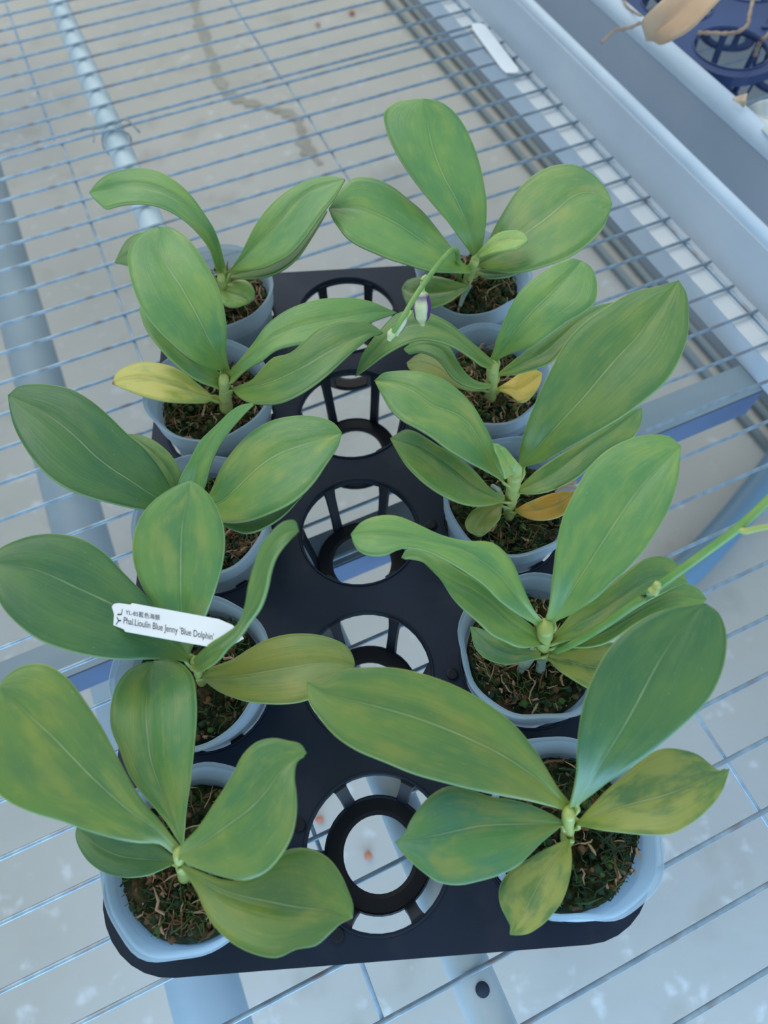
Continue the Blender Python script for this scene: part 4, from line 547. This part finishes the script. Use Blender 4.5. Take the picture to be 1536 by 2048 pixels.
# ---------------------------------------------------------------- orchids
def make_pot(parent, c, seed, wav, lean):
    rnd = random.Random(seed); n = 64; ph = [rnd.uniform(0, 6.28) for _ in range(4)]
    prof = [(.0300, -.0550), (.0318, -.0547), (.0330, -.0530), (.0352, -.0300), (.0376, -.0080), (.0386, .0020), (.0398, .0120), (.0412, .0195)]
    z = .0195
    for k in range(5): prof += [(.0425+k*.0003, z+.0013), (.0409+k*.0003, z+.0029)]; z += .0033
    prof += [(.0437, .0365), (.0446, .0378), (.0449, .0388), (.0445, .0394)]
    bm = bmesh.new(); rows = []
    for rr, zz in prof:
        f = max(0, min(1, (zz-.004)/.035)); row = []
        for i in range(n):
            a = 2*math.pi*i/n
            d = f*f*wav*(.0016*math.sin(4*a+ph[0])+.0009*math.sin(3*a+ph[1])+.0005*math.sin(9*a+ph[2]))
            dz = f*f*wav*(.0014*math.sin(3*a+ph[3])+.0005*math.sin(7*a+ph[0]))
            row.append(bm.verts.new((c[0]+lean[0]*f+(rr+d)*math.cos(a), c[1]+lean[1]*f+(rr+d)*math.sin(a), zz+dz)))
        rows.append(row)
    for j in range(len(rows)-1):
        for i in range(n): bm.faces.new((rows[j][i], rows[j][(i+1) % n], rows[j+1][(i+1) % n], rows[j+1][i]))
    bm.faces.new(rows[0][::-1])
    o = link('pot', bm, M['pot'], parent); s = o.modifiers.new('wall', 'SOLIDIFY'); s.thickness = .0008; s.offset = -1
    return o
def make_moss(parent, c, seed, lean, hue):
    rnd = random.Random(seed+50); n = 96; bm = bmesh.new(); rows = []
    from mathutils import noise as mn
    R0, Z0 = .0380, .0195
    for j in range(0, 23):
        rr = R0*j/22; row = []
        for i in range(n if j else 1):
            a = 2*math.pi*i/n; x, y = rr*math.cos(a), rr*math.sin(a)
            h = .007*mn.noise(Vector((x*60+seed*3, y*60, seed)))+.005*mn.noise(Vector((x*190, y*190, seed)))+.0035*mn.noise(Vector((x*420, y*420, seed+9))) + .004*(1-(rr/R0)**2)
            row.append(bm.verts.new((c[0]+lean[0]*.6+x*(1+.0), c[1]+lean[1]*.6+y, Z0+h-.004*(j == 22))))
        rows.append(row)
    for i in range(n): bm.faces.new((rows[0][0], rows[1][i], rows[1][(i+1) % n]))
    for j in range(1, 22):
        for i in range(n): bm.faces.new((rows[j][i], rows[j+1][i], rows[j+1][(i+1) % n], rows[j][(i+1) % n]))
    # body of the root ball down inside the pot
    prev = rows[-1]
    for rr, zz in ((.0372, .006), (.0345, -.02), (.0315, -.051)):
        nr = [bm.verts.new((c[0]+rr*math.cos(2*math.pi*i/n), c[1]+rr*math.sin(2*math.pi*i/n), zz)) for i in range(n)]
        for i in range(n): bm.faces.new((prev[i], nr[i], nr[(i+1) % n], prev[(i+1) % n]))
        prev = nr
    bm.faces.new(prev)
    link('growing_medium', bm, M['moss'], parent)
    bm = bmesh.new()
    for k in range(200):
        r = .0365*math.sqrt(rnd.random()); a = rnd.uniform(0, 6.283); x, y = r*math.cos(a), r*math.sin(a)
        if hue[1] > 0 and rnd.random() < .3: x, y = hue[2]+rnd.gauss(0, .012), hue[3]+rnd.gauss(0, .012)
        if x*x+y*y > .0362**2: continue
        mi = rnd.choices((0, 1, 2, 4), weights=(hue[0][0]*.7, hue[0][1]+3, hue[0][2], 3))[0]
        ret = bmesh.ops.create_icosphere(bm, subdivisions=1, radius=rnd.uniform(.0011, .0027))
        ctr = Vector((c[0]+lean[0]*.6+x, c[1]+lean[1]*.6+y, Z0+.0035*(1-(r/R0)**2)+rnd.uniform(0, .003)))
        for v in ret['verts']: v.co = Vector((v.co.x*rnd.uniform(.6, 1.5), v.co.y*rnd.uniform(.6, 1.5), v.co.z*rnd.uniform(.5, 1.1)))+ctr
        for f in {f for v in ret['verts'] for f in v.link_faces}: f.material_index = mi
    for k in range(460):
        r = .0368*math.sqrt(rnd.random()); a = rnd.uniform(0, 6.283); x, y = r*math.cos(a), r*math.sin(a)
        if hue[1] > 0 and rnd.random() < .5 and k > 200: x, y = hue[2]+rnd.gauss(0, .010), hue[3]+rnd.gauss(0, .010)
        if x*x+y*y > .0368**2: continue
        big = rnd.random()
        mi = rnd.choices((0, 1, 2, 3), weights=hue[0])[0]
        L0 = rnd.uniform(.003, .008) if mi < 2 else rnd.uniform(.002, .0085)
        rad = rnd.uniform(.00022, .0005) if mi < 2 else rnd.choice((.0003, .0004, .0005, .0008))
        d = Vector((rnd.gauss(0, 1), rnd.gauss(0, 1), rnd.uniform(-.2, .6))).normalized(); e = Vector((rnd.gauss(0, 1), rnd.gauss(0, 1), rnd.gauss(0, .7)))*.8
        p0 = Vector((c[0]+lean[0]*.6+x, c[1]+lean[1]*.6+y, Z0+.0045*(1-(r/R0)**2)+rnd.uniform(.0005, .004)))
        P = [p0+(d+e*t)*L0*t for t in (0, .3, .55, .8, 1)]
        P = [q+Vector((rnd.gauss(0, 1), rnd.gauss(0, 1), rnd.gauss(0, .6)))*L0*.10 for q in P]
        P = [Vector((q.x, q.y, max(q.z, Z0+.0005))) for q in P]
        P = [q if (q.x-c[0]-lean[0]*.6)**2+(q.y-c[1]-lean[1]*.6)**2 < .0374**2 else P[0]+(q-P[0])*.1 for q in P]
        tube(bm, P, [rad*.6, rad, rad*1.1, rad, rad*.3], 4, mi)
    o = link('moss_strands', bm, [M['m_green'], M['m_dkgreen'], M['m_brown'], M['m_tan'], M['moss']], parent); o['kind'] = 'stuff'
SEED = [0]
def make_leaf(parent, rows, style, label, name='leaf', mat=None, thick=.0016, nu=6, ripple=.0006, stem=None):
    SEED[0] += 1; seed = SEED[0]
    R = [[Vector(r[i:i+3])*1e-4 for i in (0, 3, 6)] for r in rows]
    E = []
    if stem:      # the base of the blade folds into a sheath that clasps the stem
        a, b, r0, r1 = stem; A0, M0, B0 = R[0]; f = (M0.z-.009-a.z)/(b.z-a.z); f = max(0, min(.95, f)); q = a.lerp(b, f); rr = (r0*(1-f)+r1*f)
        dirn = M0-q; dirn.z = 0; dirn = (R[1][1]-q) if dirn.length < .001 else dirn; dirn.z = 0; dirn.normalize()
        wd = A0-B0; wd.z = 0; wd = (wd-dirn*wd.dot(dirn)); wd = wd.normalized() if wd.length > 1e-5 else Vector((-dirn.y, dirn.x, 0))
        q2 = q.lerp(M0, .55); hw = max((A0-B0).length*.5, rr*.8)
        R = [[q+wd*rr*.55, q+dirn*rr*.45, q-wd*rr*.55], [q2+wd*(rr*.35+hw*.35)+Vector((0, 0, .0015)), q2+dirn*rr*.4-Vector((0, 0, .001)), q2-wd*(rr*.35+hw*.35)+Vector((0, 0, .0015))]]+R
    for col in range(3): E.append(spline([r[col] for r in R], 3))
    n = len(E[0]); bm = bmesh.new(); uvl = bm.loops.layers.uv.new('UVMap'); grid = []; uvs = {}
    for j in range(n):
        A, B, C = E[0][j], E[1][j], E[2][j]; v = j/(n-1); w = (A-C).length; nrm = Vector((0, 0, 1))
        row = []
        for i in range(-nu, nu+1):
            t = abs(i)/nu; side = A if i < 0 else C
            q = B.lerp(side, t)
            bulge = .10*w*(t*(1-t))*(1-.3*v) ; q = q+nrm*(bulge*.55)
            q = q-nrm*(.0012*math.exp(-(t/.10)**2)*min(1, w/.03))
            q = q+nrm*(ripple*math.sin(v*9+seed*1.7+(2 if i > 0 else 0))*t*t*min(1, w/.02))
            vert = bm.verts.new(q); uvs[vert] = (.5+.5*i/nu, v); row.append(vert)
        grid.append(row)
    for j in range(n-1):
        for i in range(2*nu):
            try: f = bm.faces.new((grid[j][i], grid[j][i+1], grid[j+1][i+1], grid[j+1][i]))
            except ValueError: continue
            for lp in f.loops: lp[uvl].uv = uvs[lp.vert]
    bmesh.ops.remove_doubles(bm, verts=bm.verts, dist=1e-6)
    bmesh.ops.recalc_face_normals(bm, faces=bm.faces)
    if sum(f.normal.z for f in bm.faces) < 0: bmesh.ops.reverse_faces(bm, faces=bm.faces)
    o = link(name, bm, mat or leaf_mat(style, seed), parent, label=label)
    s = o.modifiers.new('thickness', 'SOLIDIFY'); s.thickness = thick; s.offset = -1
    return o
GROUP = 'potted orchids in the growing tray'
INFO = {
 'LA': ('orchid in the back left corner of the tray, one leaf drooping left', .6, (0, 0), ((2, 1, 4, 3), 1, .02, .01)),
 'LB': ('orchid second from the back in the left row, with a yellowing leaf at the left', .6, (0, 0), ((4, 2, 4, 2), 0, 0, 0)),
 'LC': ('orchid in the middle of the left row, its big left leaf dark blue-green', .6, (0, 0), ((3, 2, 5, 3), 1, .015, -.01)),
 'LD': ('orchid with the white name tag leaning on its leaves', .8, (0, 0), ((3, 6, 3, 1), 1, .01, .02)),
 'LE': ('orchid in the front left corner of the tray, brown moss in its pot', 1.2, (.004, .003), ((4, 2, 5, 2), 1, .0, -.02)),
 'RA': ('orchid in the front right corner of the tray, wide-spread leaves, dark green moss', 1.4, (.003, .004), ((3, 8, 2, 1), 1, .03, -.002)),
 'RB': ('orchid with a long green flower spike reaching out at the right', 1.2, (-.001, 0), ((5, 2, 3, 3), 1, -.022, -.01)),
 'RC': ('orchid with the largest upright leaf and a withering orange leaf', .7, (0, 0), ((4, 4, 3, 1), 1, -.01, -.02)),
 'RD': ('orchid second from the back in the right row, with a golden yellow leaf', .6, (0, 0), ((3, 2, 4, 4), 1, -.01, -.01)),
 'RE': ('orchid in the back right corner, bearing the purple-striped flower bud', .9, (.001, 0), ((4, 4, 3, 3), 1, .02, .0))}
for k, (label, wav, lean, hue) in INFO.items():
    c = POT[k]; T = thing('potted_orchid', label, 'orchid', (c[0], c[1], -.055), GROUP)
    make_pot(T, c, hash(k[0])*0+ord(k[0])*3+ord(k[1]), wav, lean); make_moss(T, c, ord(k[0])*3+ord(k[1])-200, lean, hue)
    a, b, r0, r1 = STEM[k]; a = Vector(a); b = Vector(b); bm = bmesh.new(); P = []; Rr = []
    for i in range(25):
        t_ = i/24*.88; P.append(a.lerp(b, t_)+Vector((0, 0, -.006*(1-t_)))); rr = r0*(1-t_)+r1*t_
        Rr.append(rr*(1.08-.16*((t_*3.0) % 1.0))*(.7 if i == 0 else 1))
    P.append(P[-1]+(P[-1]-P[-2])*.7); Rr.append(r1*.5)
    tube(bm, P, Rr, 16, squash=.8); link('stem', bm, M['stem'], T)
    for lk, (rows, style, ll) in LEAVES.items():
        if lk[:2] == k: make_leaf(T, rows, style, ll, stem=(a, b, r0, r1))
    def line(name, key, rad, mt, parent=T, seg=10, n=6):
        P = spline(LINE[key], n); m_ = len(P); bm = bmesh.new()
        rr = [rad]*m_ if not isinstance(rad, tuple) else [rad[0]+(rad[1]-rad[0])*i/(m_-1) for i in range(m_)]
        tube(bm, P, rr, seg); return link(name, bm, mt, parent)
    if k == 'RB':
        sp = line('flower_spike', 'spikeRB', (.0021, .0018), M['spike']); br = line('side_branch', 'branchRB', (.0015, .0010), M['stem'], sp)
        line('node', 'nodeRB', (.0026, .0016), M['stem'], sp)
        line('root', 'rootRB1', .0024, M['root']); line('root', 'rootRB2', .0028, M['root']); line('root', 'rootRB3', .0020, M['root'])
    if k == 'RE':
        sp = line('flower_spike', 'spikeRE', (.0019, .0013), M['spike'])
        line('bud_stalk', 'budstalk', (.0010, .0017), M['stem'], sp); line('bud_stalk', 'bud2stalk', (.0008, .0010), M['stem'], sp)
        for key, rads in (('bud', (.0016, .0042, .0054, .0046, .0012)), ('bud2', (.0008, .0024, .0024, .0010)), ('bud3', (.0016, .0024, .0012))):
            P = spline(LINE[key], 9); m_ = len(P); bm = bmesh.new(); Rr = []
            for i in range(m_):
                t_ = i/(m_-1)*(len(rads)-1); j = min(int(t_), len(rads)-2); f_ = t_-j; f_ = f_*f_*(3-2*f_); Rr.append(rads[j]*(1-f_)+rads[j+1]*f_)
            tube(bm, P, Rr, 40)
            cen = [(P[0], (P[-1]-P[0]))]
            o = link('bud', bm, M['bud'], sp); at = o.data.attributes.new('purple', 'FLOAT', 'POINT'); o0, dv = cen[0]; ax = dv.normalized()
            for vi, vv in enumerate(o.data.vertices):
                q = vv.co; rel = q-o0; h = rel.dot(ax)/dv.length; rad = rel-ax*rel.dot(ax); sx = rad.normalized().x if rad.length > 1e-6 else 0
                def ss(x, a, b): x = max(0, min(1, (x-a)/(b-a))); return x*x*(3-2*x)
                env = ss(h, .05, .16)*(1-ss(h, .80, .97))
                p_ = env*max(ss(sx, .42, .62), ss(-sx, .78, .90)*.9, (1-ss(h, .16, .36))*.75) if key == 'bud' else env*ss(sx, .1, .5)*.8 if key == 'bud2' else 0
                at.data[vi].value = p_
    if k == 'RC':
        line('root', 'rootRC', .0016, M['root'])
    if k == 'RE': line('root', 'rootRE', (.0026, .0014), M['root'])
# ---------------------------------------------------------------- name tags
def tag_mesh(loop, th):
    bm = bmesh.new(); A = [bm.verts.new(Vector(q)) for q in loop]; B = [bm.verts.new(Vector(q)+Vector((0, 0, th))) for q in loop]; n = len(A)
    for i in range(n): bm.faces.new((A[i], A[(i+1) % n], B[(i+1) % n], B[i]))
    bm.faces.new(A[::-1]); bm.faces.new(B); bmesh.ops.recalc_face_normals(bm, faces=bm.faces); return bm
T = thing('name_tag', 'white plastic name tag with black printing, leaning on the orchid leaves', 'name tag', tuple(LINE['tag'][0]), 'white plastic tags')
link('tag_blade', tag_mesh(LINE['tag'], .0006), M['tag'], T, smooth=False)
def write(txt, key, width, size=1.0, sy=1.0, sh=.3):
    a, b = Vector(LINE[key][0]), Vector(LINE[key][1]); cu = bpy.data.curves.new('lettering', 'FONT'); cu.body = txt; cu.size = 1; cu.extrude = .004
    o = bpy.data.objects.new('lettering', cu); COL.objects.link(o); bpy.context.view_layer.update()
    w_ = max(o.dimensions.x, .01); me = bpy.data.meshes.new_from_object(o.evaluated_get(bpy.context.evaluated_depsgraph_get())); bpy.data.objects.remove(o)
    xs = [v.co.x for v in me.vertices]; x0, x1 = min(xs), max(xs); s = (b-a).length/(x1-x0); ang = math.atan2(b.y-a.y, b.x-a.x)
    for v in me.vertices: v.co = Vector(((v.co.x-x0-sh*v.co.y*sy)*s, v.co.y*s*sy, v.co.z*s*.3))
    me.materials.clear(); me.materials.append(M['ink']); o = bpy.data.objects.new('lettering', me); COL.objects.link(o); place(o, T)
    o.location = a+Vector((0, 0, .00075)); o.rotation_euler = (0, 0, ang)
write('YL-85藍色海豚', 'tagtext1', 0, sy=1.05)
write("Phal.Lioulin Blue Jenny 'Blue Dolphin'", 'tagtext2', 0, sy=1.5)
write('YL', 'tagtext3', 0, sy=.42, sh=0)
bl = [Vector(q) for q in LINE['blanktag']]; c_ = sum(bl, Vector())/len(bl)
rest = []
for q in bl:     # the blank tag lies on the wires, its far edge against the rail wall
    a_ = q.dot(AX); rest.append(Vector((q.x, q.y, ZM+.0018)))
o = link('name_tag', tag_mesh(rest, .0008), M['tag'], smooth=False); tag(o, 'blank white plastic tag lying on the mesh beside the rail', 'name tag', 'white plastic tags')
# ---------------------------------------------------------------- dry bits on the neighbouring bench and on the moss
def dryleaf(key, mt, label):
    o = make_leaf(None, DRY[key], 'gold', None, 'dried_leaf', mt, .0012, 6, .002); tag(o, label, 'dried leaf', 'dried leaves at the neighbouring bench'); return o
dryleaf('dry1', M['dry'], 'large tan dried leaf hanging over the neighbouring rail')
dryleaf('dry2', M['dry'], 'small tan dried leaf scrap beside the corner of the dark tray')
dryleaf('dry3', M['drypale'], 'bleached white ribbed dried leaf at the right edge')
for i, (key, r_, lab) in enumerate((('drytwig1', .0022, 'short dry twig sticking out left of the tan leaf'), ('drytwig2', .0026, 'bent brown dry stalk lying across the dark tray'), ('drytwig3', .0028, 'pale curled root inside the dark tray at the right edge'), ('drytwig4', .0016, 'thin dry root left of the tan leaf at the top edge'))):
    P = spline(LINE[key], 6); bm = bmesh.new(); tube(bm, P, [.75*r_*(1+.2*math.sin(j*1.7)) for j in range(len(P))], 8)
    tag(link('dry_twig', bm, M['twig']), lab, 'twig', 'dry twigs and roots')
for key in ('twigRC',):
    t = thing('dry_moss_tuft', 'scrap of dry tan moss above the withering orange leaf', 'moss', tuple(LINE['twigRC'][0]))
    bm = bmesh.new(); tube(bm, spline(LINE['twigRC'], 4), .0013, 6); tube(bm, spline(LINE['twigRC2'], 4), .001, 6); link('strand', bm, M['twig'], t)
DEBL = ['rust-red scrap on the floor near the top edge', 'rust-red scrap on the floor between the hoses near the top', 'rust-red scrap on the floor right of the tallest back leaf', 'small faint reddish scrap on the floor at the top left of the others', 'orange scrap on the floor seen through the front cell of the tray', 'pinkish scrap on the floor at the left edge of the front cell']
for i, q in enumerate(LINE['debris']):
    bm = bmesh.new(); bmesh.ops.create_icosphere(bm, subdivisions=2, radius=.009 if i == 0 else .0065)
    for v in bm.verts: v.co = Vector((v.co.x*random.uniform(.7, 1.3), v.co.y*random.uniform(.7, 1.3), v.co.z*.5))
    o = link('debris', bm, M['deb']); o.location = Vector(q)+Vector((0, 0, .006)); tag(o, DEBL[i], 'debris', 'reddish scraps on the floor')
